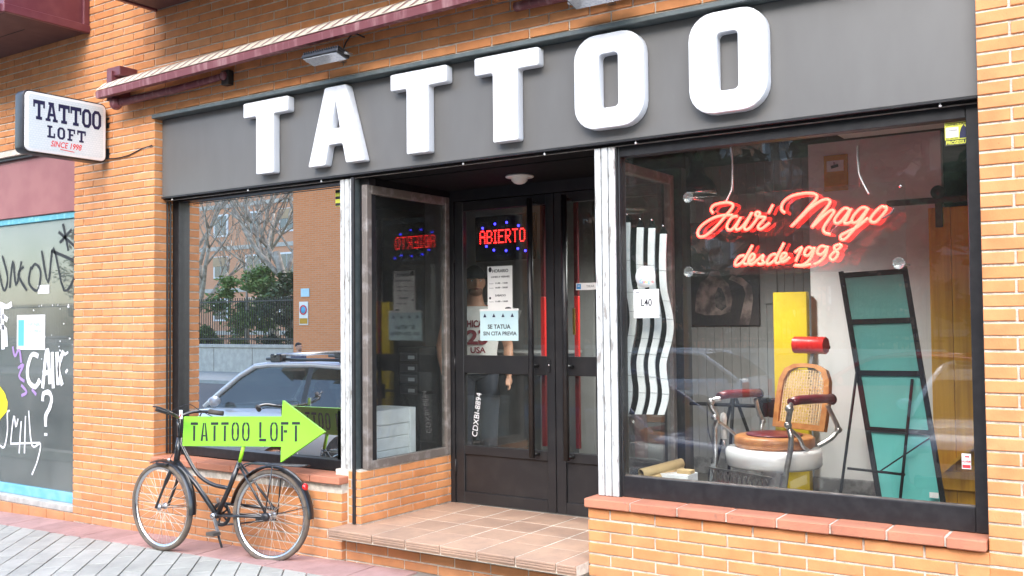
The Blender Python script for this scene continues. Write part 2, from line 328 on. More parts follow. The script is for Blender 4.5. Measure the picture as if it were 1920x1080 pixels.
def stained(name, c1, c2, c3):
    m,t,b,N,L=newmat(name); ge=N('ShaderNodeNewGeometry'); oi=N('ShaderNodeObjectInfo')
    n=N('ShaderNodeTexNoise'); n.inputs['Scale'].default_value=6; n.inputs['Detail'].default_value=9; n.inputs['Roughness'].default_value=.7; L(ge.outputs['Position'],n.inputs['Vector'])
    r=N('ShaderNodeValToRGB'); r.color_ramp.elements[0].position=.34; r.color_ramp.elements[1].position=.60; setc_(r.color_ramp.elements[0],c2); setc_(r.color_ramp.elements[1],c1); L(n.outputs['Fac'],r.inputs[0])
    n2=N('ShaderNodeTexNoise'); n2.inputs['Scale'].default_value=26; n2.inputs['Detail'].default_value=5; L(ge.outputs['Position'],n2.inputs['Vector'])
    r2=N('ShaderNodeValToRGB'); r2.color_ramp.elements[0].position=.66; r2.color_ramp.elements[1].position=.74; L(n2.outputs['Fac'],r2.inputs[0]); k=N('ShaderNodeMath'); k.operation='MULTIPLY'; k.inputs[1].default_value=.55; L(r2.outputs[0],k.inputs[0])
    mx=N('ShaderNodeMix'); mx.data_type='RGBA'; L(k.outputs[0],mx.inputs[0]); L(r.outputs[0],mx.inputs[6]); setc(mx.inputs[7],c3)
    mr=N('ShaderNodeMapRange'); mr.inputs[3].default_value=.88; mr.inputs[4].default_value=1.06; L(oi.outputs['Random'],mr.inputs[0]); cb=N('ShaderNodeCombineXYZ'); [L(mr.outputs[0],cb.inputs[i]) for i in range(3)]
    m2=N('ShaderNodeMix'); m2.data_type='RGBA'; m2.blend_type='MULTIPLY'; m2.inputs[0].default_value=1; L(mx.outputs[2],m2.inputs[6]); L(cb.outputs[0],m2.inputs[7]); L(m2.outputs[2],b.inputs['Base Color']); b.inputs['Roughness'].default_value=.8
    n3=N('ShaderNodeTexNoise'); n3.inputs['Scale'].default_value=150; L(ge.outputs['Position'],n3.inputs['Vector']); u=N('ShaderNodeBump'); u.inputs['Strength'].default_value=.3; u.inputs['Distance'].default_value=.006; L(n3.outputs['Fac'],u.inputs['Height']); L(u.outputs[0],b.inputs['Normal'])
stained('paving_grey',(.40,.40,.365),(.31,.31,.285),(.16,.16,.15)); stained('paving_red',(.42,.26,.24),(.33,.20,.185),(.16,.12,.11))
stained('step_tile',(.43,.275,.19),(.335,.22,.16),(.20,.14,.11)); stained('sill_tile',(.50,.20,.115),(.42,.165,.10),(.22,.12,.09))
# ================================================================ ground, road
def gz(x, y): return .045+.022*x+.02*y
def ground_sheet(name, x0, x1, y0, y1, dz, m, n=1):
    b=MB(); b.add([(x0,y0,gz(x0,y0)+dz),(x1,y0,gz(x1,y0)+dz),(x1,y1,gz(x1,y1)+dz),(x0,y1,gz(x0,y1)+dz)],[(0,1,2,3)])
    return b
KERB=-2.3; ROADZ=-.22
pv=struct(MB().add([(-14,KERB,gz(-14,KERB)-.012),(14,KERB,gz(14,KERB)-.012),(14,.3,gz(14,.3)-.012),(-14,.3,gz(-14,.3)-.012)],[(0,1,2,3)]).build('pavement','joint'))
g=MB(); g.add([(-160,-160,-.26),(160,-160,-.26),(160,60,-.26),(-160,60,-.26)],[(0,1,2,3)]); struct(g.build('ground','paving_grey'))
g=MB(); g.box(-90,90,-14.4,KERB-.14,-.4,ROADZ); struct(g.build('road','asphalt'))
g=MB(); g.box(-14,14,KERB-.15,KERB,-.4,-.02); struct(g.build('kerb','granite'))
g=MB(); g.box(-90,90,-20,-14.4,-.4,-.12); struct(g.build('pavement_opposite','paving_grey'))
# pavers: a red band along the wall, grey slabs laid diagonally beyond it
def in_view(p, m=60):
    x,y,z=px_of(p); return z>0 and -m<x<1920+m and -m<y<1080+m
BAND=.30
def slab(poly, mname, th=.02):
    c=V((sum(p[0] for p in poly)/len(poly),sum(p[1] for p in poly)/len(poly),0)); jz=random.uniform(-.0015,.0015)
    top=[V((c.x+(p[0]-c.x)*1.0,c.y+(p[1]-c.y)*1.0,0)) for p in poly]; n=len(top); k=.0025
    ins=[]
    for p in top: d=(c-p); ins.append(p+d.normalized()*k*1.6)
    f=lambda p,dz: V((p.x,p.y,gz(p.x,p.y)+dz+jz))
    vs=[f(p,-th) for p in top]+[f(p,-.002) for p in top]+[f(p,0) for p in ins]
    b=MB(); b.add(vs,[tuple(range(2*n,3*n))]+[(i,(i+1)%n,n+(i+1)%n,n+i) for i in range(n)]+[(n+i,n+(i+1)%n,2*n+(i+1)%n,2*n+i) for i in range(n)])
    return b.build('paving_slab',mname,pv)
x=-3.0
while x<2.4:
    j=.0045
    if in_view((x+.15,-.15,0),90): slab([(x+j,-BAND+j),(x+.32-j,-BAND+j),(x+.32-j,.005),(x+j,.005)],'paving_red')
    x+=.32
def clip(poly, ymax):
    out=[]
    for i,p in enumerate(poly):
        q=poly[(i+1)%len(poly)]
        if p[1]<=ymax: out.append(p)
        if (p[1]<=ymax)!=(q[1]<=ymax): t=(ymax-p[1])/(q[1]-p[1]); out.append((p[0]+(q[0]-p[0])*t,ymax))
    return out
a=rad(-47.7); du=(math.cos(a),math.sin(a)); dv=(-math.sin(a),math.cos(a)); PW,PL=.14,.28
for r in range(-40,40):
    for c_ in range(-30,30):
        v0=r*PW+.05; u0=c_*PL+(PL/2 if r%2 else 0); j=.002
        j=.0042; q=[(u0+j,v0+j),(u0+PL-j,v0+j),(u0+PL-j,v0+PW-j),(u0+j,v0+PW-j)]
        q=[(du[0]*s+dv[0]*t,du[1]*s+dv[1]*t) for s,t in q]
        cx_=sum(p[0] for p in q)/4; cy_=sum(p[1] for p in q)/4
        if cy_>-BAND+.1 or cy_<KERB+.1 or not in_view((cx_,cy_,0),100): continue
        q=clip(q,-BAND-.002)
        if len(q)>2: slab(q,'paving_grey')

# ================================================================ the brick building
H=.0585; ZT=3.07; WX=5.456; XL=1.8466; XR=WX-1.875; ZR=.523; JT=.010
bld=thing('brick_building','orange brick building front with raised joints around the dark shop front','building',(2.2,.2,0))
mo=MB()
mo.box(-1+.004,-.004,.007,.4,-.3,ZT-.001); mo.box(-6,7.5,.007,.4,ZT,6.2); mo.box(-6,-1.001,.0072,.4,2.965,ZT-.001)
mo.box(-.0035,XL-.004,.007,.3,-.3,.556); mo.box(XR+.004,WX-.001,.007,.3,-.3,.572); mo.box(WX,7.5,.0068,.4,-.3,ZT-.001)
mo.box(XL+.002,XR+.002,.035,.3,-.3,.255)
mo.box(1.75,1.958,.052,.97,-.3,.632)
mo.box(XR+.01,XR+.12,.31,.97,-.3,.632)
mo.build('wall','mortar',bld)
bricks=[]   # (centre, width, height, rotation about z, jitter)
def course(x0,x1,z0,off,ref,face='Y',pos=0.0,hh=None):
    hh=hh or H-JT; k=math.floor((x0-ref-off)/.25)-1; e=ref+off+k*.25
    while e<x1:
        a=max(e+JT/2,x0); b=min(e+.25-JT/2,x1)
        if a-JT/2<=x0+1e-6 and a<x0+JT: a=x0
        if b+JT/2>=x1-1e-6: b=x1
        if b-a>.025: bricks.append(((a+b)/2,b-a,z0+JT/2+hh/2,hh,face,pos))
        e+=.25
r=-46
while ZT-(r+1)*H<5.2 or r<60:
    z=ZT-(r+1)*H; off=.125 if r%2==0 else 0
    if r<0:
        if z<5.1: course(-4.2,7.2,z,off,0)
    else:
        if z>2.96: course(-4.2,0,z,off,0)
        elif z>-.1: course(-1,0,z,off,0)
        if -.1<z<.49: course(0.0 if off==0 else .0,XL,z,off if off else 0,XL)
        if -.1<z<.19: course(XL+.012,XR-.005,z,.07 if off else .19,0,'Y',.028)
    r+=1
    if r>60: break
s=-48
while s<12:
    z=ZR-(s+1)*H; off=.125 if s%2 else 0
    if z<ZT-H*.9: course(WX,7.2,z,off,XR)
    if -.1<z<.53: course(XR,WX-.0001,z,off,XR)
    s+=1
for i in range(6):
    z=.3045+.004+i*(.322/6); course(.045,.95,z,.125 if i%2 else 0,.045,'X',1.965,.322/6-JT)
def brick_mesh(w_,hh,dep=.1,c=.0028):
    b=MB(); x=w_/2; z=hh/2
    fr=[(-x+c,0,-z+c),(x-c,0,-z+c),(x-c,0,z-c),(-x+c,0,z-c)]; md=[(-x,c,-z),(x,c,-z),(x,c,z),(-x,c,z)]; bk=[(-x,dep,-z),(x,dep,-z),(x,dep,z),(-x,dep,z)]
    b.add(fr+md+bk,[(0,1,2,3)]+[(4+i,4+(i+1)%4,(i+1)%4,i) for i in range(4)]+[(8+i,8+(i+1)%4,4+(i+1)%4,4+i) for i in range(4)]); return b
def bplace(bk):
    cx_,w_,cz,hh,face,pos=bk; jy=random.uniform(-.0014,.0014); jr=random.uniform(-.004,.004)
    if face=='Y': return Matrix.Translation((cx_,pos+jy,cz+random.uniform(-.0012,.0012)))@Matrix.Rotation(jr,4,'Y')@Matrix.Rotation(random.uniform(-.006,.006),4,'Z')
    return Matrix.Translation((pos+jy,cx_,cz))@Matrix.Rotation(pi/2,4,'Z')@Matrix.Rotation(jr,4,'Y')
def bsize(bk):
    cx_,w_,cz,hh,face,pos=bk; p=(cx_,pos,cz) if face=='Y' else (pos,cx_,cz); x,y,z=px_of(p)
    if z<=0 or not(-20<x<1940 and -10<y<1090): return 0
    return w_*hh/z/z*(1 if face=='Y' else .6)
order=sorted(range(len(bricks)),key=lambda i:-bsize(bricks[i])); near=set(order[:300]); cache={}
rest=MB(); rnds=[]
for i,bk in enumerate(bricks):
    key=(round(bk[1],3),round(bk[3],4),.262 if (bk[4]=='Y' and abs(bk[0]+bk[1]/2)<.001 and bk[2]<2.5) else .1)
    if i in near:
        if key not in cache:
            me=brick_mesh(*key).mesh('brick'); fixn(me); me.materials.append(MAT['brick']); cache[key]=me
        o=bpy.data.objects.new('brick',cache[key]); COL.objects.link(o); o.parent=bld; o.matrix_local=Matrix.Translation(-ORG[bld.name])@bplace(bk)
    else:
        b=brick_mesh(*key); rest.add([bplace(bk)@p for p in b.v],b.f); rnds+=[random.random()]*len(b.f)
o=rest.build('brick_field','brick',bld); o['kind']='stuff'
at_=o.data.attributes.new('rnd','FLOAT','FACE'); at_.data.foreach_set('value',rnds)
# sills of fired clay
def sill(xs, zt, y0=-.032, y1=.128, th=.046):
    y1=.158 if xs[0]<1 else y1
    for a,b in zip(xs[:-1],xs[1:]):
        m=MB().rbox(a+.0045,b-.0045,y0,y1,zt-th,zt,.005); j=random.uniform(-.0015,.0015)
        m.xform(Matrix.Translation((0,random.uniform(-.002,.002),j))); m.build('sill_tile','sill_tile',bld)
    MB().box(xs[0]+.009,xs[-1]-.009,y0+.012,y1,zt-th+.003,zt-.004).build('sill_mortar','mortar',bld)
sill([XR-.012]+[at(p,950+(p-1180)*.07,-.03).x for p in (1180,1268,1360,1455,1555,1661,1771)]+[WX-.002],.631)
sill([.002]+[at(p,852+(p-283)*.14,-.03).x for p in (306,368,431,507,580)]+[XL+.014],.597)
# the entrance step
zs=.3045; tx=[XL+.004]+[2.2075+.2504*i for i in range(6)]+[XR]; ty=[.152,.400,.648,.955]
for a,b in zip(tx[:-1],tx[1:]):
    prof=[(-.133,zs-.004),(-.129,zs),(.15,zs),(.15,zs-.052),(-.125,zs-.052),(-.125,zs-.041),(-.133,zs-.038),(-.133,zs-.029),(-.127,zs-.027),(-.133,zs-.025),(-.133,zs-.016),(-.127,zs-.014),(-.133,zs-.012)]
    m=MB().prism(prof,(a+.0045,.006,0),(0,1,0),(0,0,1),(b-a-.009,0,0)); m.build('step_nosing','step_tile',bld)
for r_,(a,b) in enumerate(zip(ty[:-1],ty[1:])):
    for c,e in zip(tx[:-1],tx[1:]):
        MB().rbox(max(c,1.957)+.0045,e-.0045,a+.0105,b+.0015,zs-.02,zs+random.uniform(-.001,.001),.002).build('step_tile','step_tile',bld)
MB().box(XL+.006,XR-.002,-.118,.97,zs-.055,zs-.0018).build('step_mortar','mortar',bld)

# ================================================================ windows and doors of the shop (parts of the building)
def framed(name, m, x0,x1,z0,z1,y0,y1,wl,wr,wb,wt, parent):
    b=MB(); b.rbox(x0,x0+wl,y0,y1,z0,z1,.003); b.rbox(x1-wr,x1,y0,y1,z0,z1,.003); b.rbox(x0+wl,x1-wr,y0+.001,y1,z0,z0+wb,.003); b.rbox(x0+wl,x1-wr,y0+.001,y1,z1-wt,z1,.003)
    return b.build(name,m,parent)
def pane(m, x0,x1,z0,z1,y,parent,th=.006): return MB().box(x0,x1,y,y+th,z0,z1).build('glass_pane',m,parent)
gx=at(345,600,.20).x; gb_=at(480,846,.20).z; gt_=at(480,364,.20).z
wl=framed('window','black_metal',.003,1.80,.60,2.45,.155,.235,gx-.003,.03,gb_-.60,2.45-gt_,bld); wl['label']='left shop window with a mirror-like pane in a black frame'
pane('glass_mirror',gx,1.77,gb_,gt_,.20,wl)
for x_,ya in ((.003,.10),(.018,.116)): MB().rbox(x_,x_+.014,ya,ya+.012,.605,2.44,.003).build('shutter_guide','black_metal',wl)
wr=framed('window','black_metal',3.705,5.45,.632,2.445,.105,.175,.026,.058,.106,.055,bld); wr['label']='right shop window in a wide black frame'
pane('glass_shop',3.731,5.392,.738,2.39,.14,wr)
MB().box(3.732,5.392,.1285,.135,.734,.742).build('glazing_bead','bronze_frame',wr)
# header and soffit behind the sign board
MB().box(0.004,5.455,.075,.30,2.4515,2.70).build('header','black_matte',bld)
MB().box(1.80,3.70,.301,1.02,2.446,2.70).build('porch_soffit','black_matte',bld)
b=MB()
b.box(.03,5.44,.078,.084,2.440,2.445); b.build('shutter_rail','bronze_frame',bld)
# white roller-shutter posts with chipped paint
def chipped():
    m,t,b,N,L=newmat('chipped_white'); tc=N('ShaderNodeTexCoord'); mp=N('ShaderNodeMapping'); mp.inputs['Scale'].default_value=(1,1,.3); L(tc.outputs['Object'],mp.inputs[0])
    n=N('ShaderNodeTexNoise'); n.inputs['Scale'].default_value=34; n.inputs['Detail'].default_value=9; n.inputs['Roughness'].default_value=.65; L(mp.outputs[0],n.inputs['Vector'])
    r=N('ShaderNodeValToRGB'); e=r.color_ramp.elements; e[0].position=.36; setc_(e[0],(.26,.24,.22)); e[1].position=.43; setc_(e[1],(.47,.48,.47)); x=e.new(.6); setc_(x,(.60,.61,.61)); L(n.outputs['Fac'],r.inputs[0]); L(r.outputs[0],b.inputs['Base Color']); b.inputs['Roughness'].default_value=.6
    u=N('ShaderNodeBump'); u.inputs['Strength'].default_value=.5; u.inputs['Distance'].default_value=.004; L(n.outputs['Fac'],u.inputs['Height']); L(u.outputs[0],b.inputs['Normal'])
chipped()
def post(x0,x1,z0,label):
    p=MB().box(x0+.004,x1-.004,.088,.2,z0,2.444).build('shutter_post','trim_grey',bld); p['label']=label
    w_=(x1-x0)/3
    for i in range(3): MB().rbox(x0+i*w_+.003,x0+(i+1)*w_-.003,.074,.089,z0+.001,2.443,.003).build('rail_strip','chipped_white',p)
post(1.768,1.888,.598,'chipped white shutter post left of the entrance'); post(3.598,3.722,.632,'chipped white shutter post right of the entrance')
MB().box(3.7225,3.7275,.09,.104,.632,2.444).build('post_edge','black_metal',bld)
MB().box(1.890,1.966,.13,.19,.634,2.444).build('corner_post','black_metal',bld)
MB().rbox(1.905,1.925,.03,.05,.31,2.44,.003).build('corner_strip','black_metal',bld)
MB().box(1.885,1.905,.045,.10,.306,.60).build('corner_cement','cement',bld)
# side pane of the porch
def sidew(x0,face):
    b=MB(); y0,y1,z0,z1=.105,.945,.634,2.40; f=.045
    for q in ((y0,y0+f,z0,z1),(y1-f,y1,z0,z1),(y0+f,y1-f,z0,z0+.052),(y0+f,y1-f,z1-.055,z1)): b.rbox(x0,x0+.045,*q,.003)
    wn=b.build('window','bronze_frame',bld); MB().box(x0+.018,x0+.024,y0+f,y1-f,z0+.052,z1-.055).build('glass_pane','glass_side',wn); return wn
sw=sidew(1.925,1); sw['label']='porch side window in a worn bronze frame'
MB().box(1.93,1.965,.19,.95,2.40,2.446).build('porch_lintel','black_matte',bld)
sw2=sidew(XR+.03,1); sw2['label']='porch side window behind the right post'
# double door
DY=.955
MB().box(1.957,1.995,DY,DY+.07,zs,2.446).build('door_jamb','door_black',bld); MB().box(1.995,3.70,DY,DY+.07,2.37,2.446).build('door_head','door_black',bld); MB().box(3.60,3.70,DY,DY+.07,zs,2.37).build('door_jamb','door_black',bld)
def door(x0,x1,lab,hx,hinge):
    b=MB(); sl,sr=(.07,.062); z0,z1=zs+.006,2.366; y0,y1=DY+.006,DY+.052
    a_,b_=x0+sl,x1-sr
    b.rbox(x0,a_,y0,y1,z0,z1,.003); b.rbox(b_,x1,y0,y1,z0,z1,.003)
    for q in ((z0,z0+.075),(.638,.70),(1.19,1.312),(2.30,z1)): b.rbox(a_,b_,y0+.001,y1-.001,*q,.003)
    d=b.build('door','door_black',bld); d['label']=lab
    MB().rbox(a_,b_,y0+.014,y1-.012,z0+.075,.638,.002).build('lower_panel','door_black',d)
    MB().box(a_,b_,DY+.024,DY+.030,.70,1.19).build('glass_pane','glass_door',d); MB().box(a_,b_,DY+.024,DY+.030,1.312,2.30).build('glass_pane','glass_door',d)
    h=MB().tube([(hx,DY-.075,.665),(hx,DY-.075,2.335)],.019,12)
    for zz in (.68,1.25,2.31): h.tube([(hx,DY-.075,zz),(hx,DY+.008,zz)],.012,8)
    h.build('pull_bar','black_metal',d)
    return d
dl=door(2.0,2.80,'left leaf of the black glazed double door',2.672,0); dr=door(2.806,3.60,'right leaf of the black glazed double door',2.93,1)
MB().rbox(2.752,2.772,DY-.004,DY+.007,1.21,1.29,.004).build('lock_plate','black_metal',dl); MB().lathe([(0,-.006),(.006,-.006),(.006,.004),(0,.004)],(2.762,DY-.004,1.255),10,Matrix.Rotation(pi/2,3,'X')).build('lock_cylinder','chrome',dl)
for zz in (2.0,1.25,.55): MB().tube([(1.998,DY+.002,zz-.05),(1.998,DY+.002,zz+.05)],.007,8).build('hinge','door_black',dl)
# ================================================================ sign board with letters
sg=thing('shop_sign','long dark grey sign board with six white block letters reading TATTOO','shop sign',(2.73,.06,2.467))
MB().rbox(.014,WX-.004,.056,.074,2.467,3.034,.004).build('sign_board','fascia',sg)
MB().rbox(-.006,WX-.002,-.022,.074,3.036,3.062,.003).build('top_trim','trim_grey',sg)
MB().box(.02,WX-.01,.046,.0745,2.457,2.4665).build('bottom_lip','black_metal',sg)
LZ=2.528; LH=.49
def cut(p,r=.012): # round off a polygon's corners a little
    out=[]; n=len(p)
    for i in range(n):
        a=V(p[i-1]+(0,)); b=V(p[i]+(0,)); c=V(p[(i+1)%n]+(0,)); u=(a-b).normalized(); v=(c-b).normalized()
        for t in (0,.5,1): q=b+u*r*(1-t)**2+v*r*t**2 if t in(0,1) else b+u*r*.25+v*r*.25; out.append((q.x,q.y))
    return out
def Lt(w_): h=LH; return [cut([(0,h),(0,h-.10),(w_*.29,h-.10),(w_*.29,0),(w_*.68,0),(w_*.68,h-.10),(w_,h-.10),(w_,h)][::-1])]
def La(w_): h=LH; return [cut([(0,0),(w_*.315,0),(w_*.375,.125),(w_*.625,.125),(w_*.685,0),(w_,0),(w_*.69,h),(w_*.31,h)]),cut([(w_*.42,.225),(w_*.58,.225),(w_*.5,.40)],.004)[::-1]]
def Lo(w_): h=LH; return [rrect(0,w_,0,h,.125,6),rrect(w_*.365,w_*.64,.105,h-.105,.022,3)[::-1]]
for L_,x0,w_ in ((Lt,.962,.428),(La,1.572,.475),(Lt,2.262,.424),(Lt,2.884,.426),(Lo,3.53,.403),(Lo,4.176,.392)):
    me=shape_mesh(L_(w_),.024,.006,MY(x0,.024,LZ)); me.transform(Matrix.Translation(-ORG[sg.name])); me.name='letter'; mesh_obj('letter',me,'white_letter',sg)
for x_ in (.12,.93,1.62,2.75,3.30,3.85,5.30):
    MB().lathe([(0,-.010),(.005,-.010),(.007,-.004),(.003,0),(.003,.02)],(x_,.064,2.45),8).build('screw','white_plastic',sg)
# ================================================================ shop interior (the setting seen through the panes)
FL=.30
struct(MB().box(-.95,6.2,.30,4.6,FL-.1,FL-.004).build('shop_floor','floor_dark')); struct(MB().box(-.95,6.2,.27,4.6,2.78,2.88).build('shop_ceiling','wall_dark'))
b=MB().box(-.99,6.3,4.6,4.7,FL-.1,2.88); struct(b.build('shop_back_wall','wall_dark')); struct(MB().box(-1.0,-.95,.41,4.6,FL-.1,2.88).build('shop_side_wall_left','wall_dark')); struct(MB().box(6.2,6.3,.41,4.6,FL-.1,2.88).build('shop_side_wall_right','wall_white'))
b=MB()
# boarded wall behind the show window, each board a piece
bw=thing('boarded_wall','pale grey boarded partition behind the barber chair','partition',(3.1,3.05,FL))
MB().box(2.45,4.2,3.06,3.10,FL,2.78).build('backing','wall_grey',bw)
for i in range(24): MB().rbox(2.45+i*.0729+.001,2.45+(i+1)*.0729-.001,3.048,3.061,FL+.13,2.78,.002).build('board','wall_grey',bw)
MB().box(2.45,4.2,3.03,3.061,FL,FL+.13).build('skirting_board','skirting',bw)
ww=thing('white_partition','tall white partition beside the wooden sliding door','partition',(4.4,2.5,FL))
MB().box(3.985,4.86,2.5,2.58,FL+.132,2.775).build('panel','wall_white',ww); MB().rbox(3.975,4.86,2.485,2.585,FL,FL+.13,.004).build('skirting_board','skirting',ww)
yb=MB().rbox(3.745,3.985,2.40,2.46,FL,1.728,.004).build('yellow_panel','yellow_board'); tag(yb,'plain yellow panel standing behind the barber chair','panel')
# sliding wooden door
bd=thing('sliding_door','orange pine plank door hanging from a black rail','door',(5.2,2.36,FL))
for i in range(6): MB().rbox(4.80+i*.135+.001,4.80+(i+1)*.135-.001,2.36,2.385,FL+.02,2.25,.003).build('plank','wood_orange',bd)
MB().rbox(4.80,5.61,2.338,2.361,.44,.56,.003).build('cross_rail','wood_orange',bd); MB().bar((4.86,2.349,.56),(5.55,2.349,1.2),.022,.12,(0,1,0)).build('diagonal_brace','wood_orange',bd)
MB().rbox(4.55,6.1,2.325,2.34,2.275,2.315,.003).build('rail','black_metal',bd)
for x_ in (4.87,5.5):
    m=MB().rbox(x_-.022,x_+.022,2.335,2.350,2.12,2.36,.004); m.lathe([(0,-.012),(.045,-.012),(.045,.012),(0,.012)],(x_,2.332,2.345),14,Matrix.Rotation(pi/2,3,'X')); m.build('hanger','black_metal',bd)
# dark column near the window's left end
MB_=MB().rbox(2.84,3.10,2.2,2.45,FL,2.77,.004).build('black_column','wall_dark'); tag(MB_,'dark square column deep inside behind the wavy strips','column')
# framed photograph on the boarded wall (a plain stand-in for the picture of a tattooed back)
pp=thing('framed_poster','dark poster with a pale tattooed back and raised hand on the boarded wall','poster',(3.1,3.04,1.48))
MB().rbox(2.80,3.42,3.025,3.047,1.49,2.33,.003).build('print','poster_dark',pp)
mat('photo_skin',(.42,.33,.30),.6,(.10,.075,.075),9,.42,.6); mat('photo_tattoo',(.05,.05,.055),.6,(.2,.17,.16),30)
back=[(2.88,1.60),(2.89,1.74),(2.93,1.84),(2.99,1.88),(3.02,1.93),(3.09,1.93),(3.12,1.87),(3.17,1.82),(3.20,1.70),(3.18,1.60),(3.10,1.575),(2.97,1.575)]
MB().prism(back,(0,3.0245,0),(1,0,0),(0,0,1),(0,-.0012,0)).build('printed_back','photo_skin',pp)
MB().prism([(3.02,1.95),(3.00,2.05),(3.03,2.13),(3.09,2.14),(3.13,2.07),(3.12,1.97),(3.08,1.935)],(0,3.0245,0),(1,0,0),(0,0,1),(0,-.0012,0)).build('printed_head','photo_skin',pp)
MB().prism([(3.25,1.50),(3.28,1.62),(3.31,1.74),(3.29,1.80),(3.22,1.84),(3.17,1.86),(3.20,1.89),(3.28,1.87),(3.36,1.80),(3.37,1.70),(3.35,1.56),(3.33,1.495)],(0,3.0245,0),(1,0,0),(0,0,1),(0,-.0012,0)).build('printed_arm','photo_skin',pp)
MB().prism([(3.06,1.64),(3.05,1.72),(3.08,1.80),(3.11,1.79),(3.14,1.72),(3.15,1.64),(3.11,1.61)],(0,3.023,0),(1,0,0),(0,0,1),(0,-.001,0)).build('printed_tattoo','photo_tattoo',pp)
ny=MB().rbox(3.46,3.56,3.03,3.046,1.66,1.92,.002).build('wall_notice','wall_grey'); tag(ny,'small grey framed notice beside the dark poster','notice')
cp=thing('camera_notice','orange notice with a camera picture high on the white partition','notice',(4.18,2.49,2.43))
MB().rbox(4.098,4.262,2.484,2.499,2.43,2.68,.002).build('sheet','orange_notice',cp); MB().box(4.12,4.235,2.481,2.4835,2.565,2.64).build('picture','paper',cp)
m=MB(); m.bar((4.15,2.479,2.595),(4.20,2.479,2.605),.02,.003,(0,1,0)); m.bar((4.172,2.479,2.605),(4.172,2.479,2.63),.006,.003,(0,1,0)); m.build('camera_drawing','ink',cp)
# pendant lamp
def pendant(x,y,z,label,power):
    pl=thing('pendant_lamp',label,'lamp',(x,y,z),'black pendant lamps inside the shop'); z-=2.344
    MB().lathe([(.012,2.62),(.02,2.60),(.03,2.575),(.045,2.56),(.048,2.51),(.06,2.475),(.10,2.44),(.125,2.40),(.13,2.352),(.126,2.352),(.118,2.40),(.09,2.435),(.05,2.465)],(x,y,z),28).build('lamp_shade','black_metal',pl)
    MB().lathe([(.131,2.368),(.134,2.362),(.134,2.344),(.127,2.344),(.127,2.351)],(x,y,z),28).build('rim','chrome',pl); MB().tube([(x,y,z+2.61),(x,y,2.78)],.004,6).build('cord','ink',pl)
    MB().ball((x,y,z+2.40),.035,12).build('bulb','bulb',pl)
    ld=bpy.data.lights.new('added_fill_light','SPOT'); ld.energy=power; ld.spot_size=rad(158); ld.spot_blend=.8; ld.color=(1,.98,.94); ld.shadow_soft_size=.06; lo=bpy.data.objects.new('added_fill_light',ld); COL.objects.link(lo); lo.parent=pl; lo.location=(0,0,.004)  # spot added inside the shade to brighten the shop interior
mat('bulb',(.8,.8,.8),.3,emit=(3,2.8,2.5),estr=1)  # bulb glow added together with the fill spot
pendant(3.565,1.5,2.344,'black bell-shaped pendant lamp with chrome rim over the show window',36)
pendant(2.95,1.75,2.30,'black pendant lamp behind the right door leaf',12)
wp=MB(); wp.box(4.32,6.1,.75,2.2,2.735,2.778); o=wp.build('ceiling_panel','wall_white'); tag(o,'pale flat ceiling panel above the show window','ceiling panel')
# ---------------------------------------------------------------- barber chair
ch=thing('barber_chair','vintage barber chair with caned back, red headrest and white porcelain base','barber chair',(3.965,1.72,FL),rz=rad(-24))
def P(mb,n,m,par=ch): return mb.build(n,m,par,local=True)
sz=.40
P(MB().lathe([(.0,0),(.24,0),(.25,.02),(.10,.05),(.075,.09),(.07,.27),(.20,.30)],(0,0,0),32),'pedestal','porcelain')
P(MB().lathe([(0,.305),(.285,.305),(.302,.32),(.302,.405),(.285,.422),(0,.422)],(0,0,0),44),'seat_ring','porcelain')
P(MB().lathe([(0,.424),(.235,.424),(.25,.44),(.25,.485),(.235,.497),(0,.50)],(0,.01,0),40),'seat','leather_tan')
P(MB().lathe([(0,.499),(.175,.501),(.178,.505),(.17,.510),(0,.512)],(0,.01,0),36),'seat_top','leather_maroon')
# caned back, leaning away; local frame of the back
bk=Matrix.Translation((0,.235,.50))@Matrix.Diagonal((1.08,1,1.04,1))@Matrix.Rotation(rad(-12),4,'X')
def lf(p): return bk@V(p)
out=[(-.20,.02),(-.205,.20),(-.195,.33),(-.16,.40),(-.09,.43),(0,.437)]; out=out+[(-x,z) for x,z in out[:-1][::-1]]
inn=[(x*.80,.055+(z-.02)*.86) for x,z in out]
m=MB(); n=len(out)
for y in (-.016,.016): m.add([lf((x,y,z)) for x,z in out]+[lf((x,y,z)) for x,z in inn],[(i,(i+1)%n,n+(i+1)%n,n+i) for i in range(n)])
m.add([lf((x,-.016,z)) for x,z in out]+[lf((x,.016,z)) for x,z in out],[(i,(i+1)%n,n+(i+1)%n,n+i) for i in range(n)]); m.add([lf((x,-.016,z)) for x,z in inn]+[lf((x,.016,z)) for x,z in inn],[(i,(i+1)%n,n+(i+1)%n,n+i) for i in range(n)])
bkr=P(m,'back_frame','leather_tan')
m=MB()
for i in range(17):
    x=-.156+i*.0195; zt=.055+.86*(.395-.9*max(0,abs(x)-.07)**1.3); m.bar(lf((x,0,.05)),lf((x,0,zt)),.0065,.003,(0,1,0))
for i in range(18):
    z=.065+i*.0193; hw=.163 if z<.30 else .163-max(0,z-.30)*.9; m.bar(lf((-hw,.003,z)),lf((hw,.003,z)),.0065,.003,(0,1,0))
for i in range(-8,14):
    for sg_ in (1,-1):
        a=(-.15*sg_,.006,.03+i*.03); t0=max(0,(.06-a[2])/.3); t1=min(1,(.375-a[2])/.3)
        if t1>t0: m.bar(lf((a[0]+sg_*.3*t0,.006,a[2]+.3*t0)),lf((a[0]+sg_*.3*t1,.006,a[2]+.3*t1)),.0045,.002,(0,1,0))
o=P(m,'caning','cane'); o['kind']='stuff'
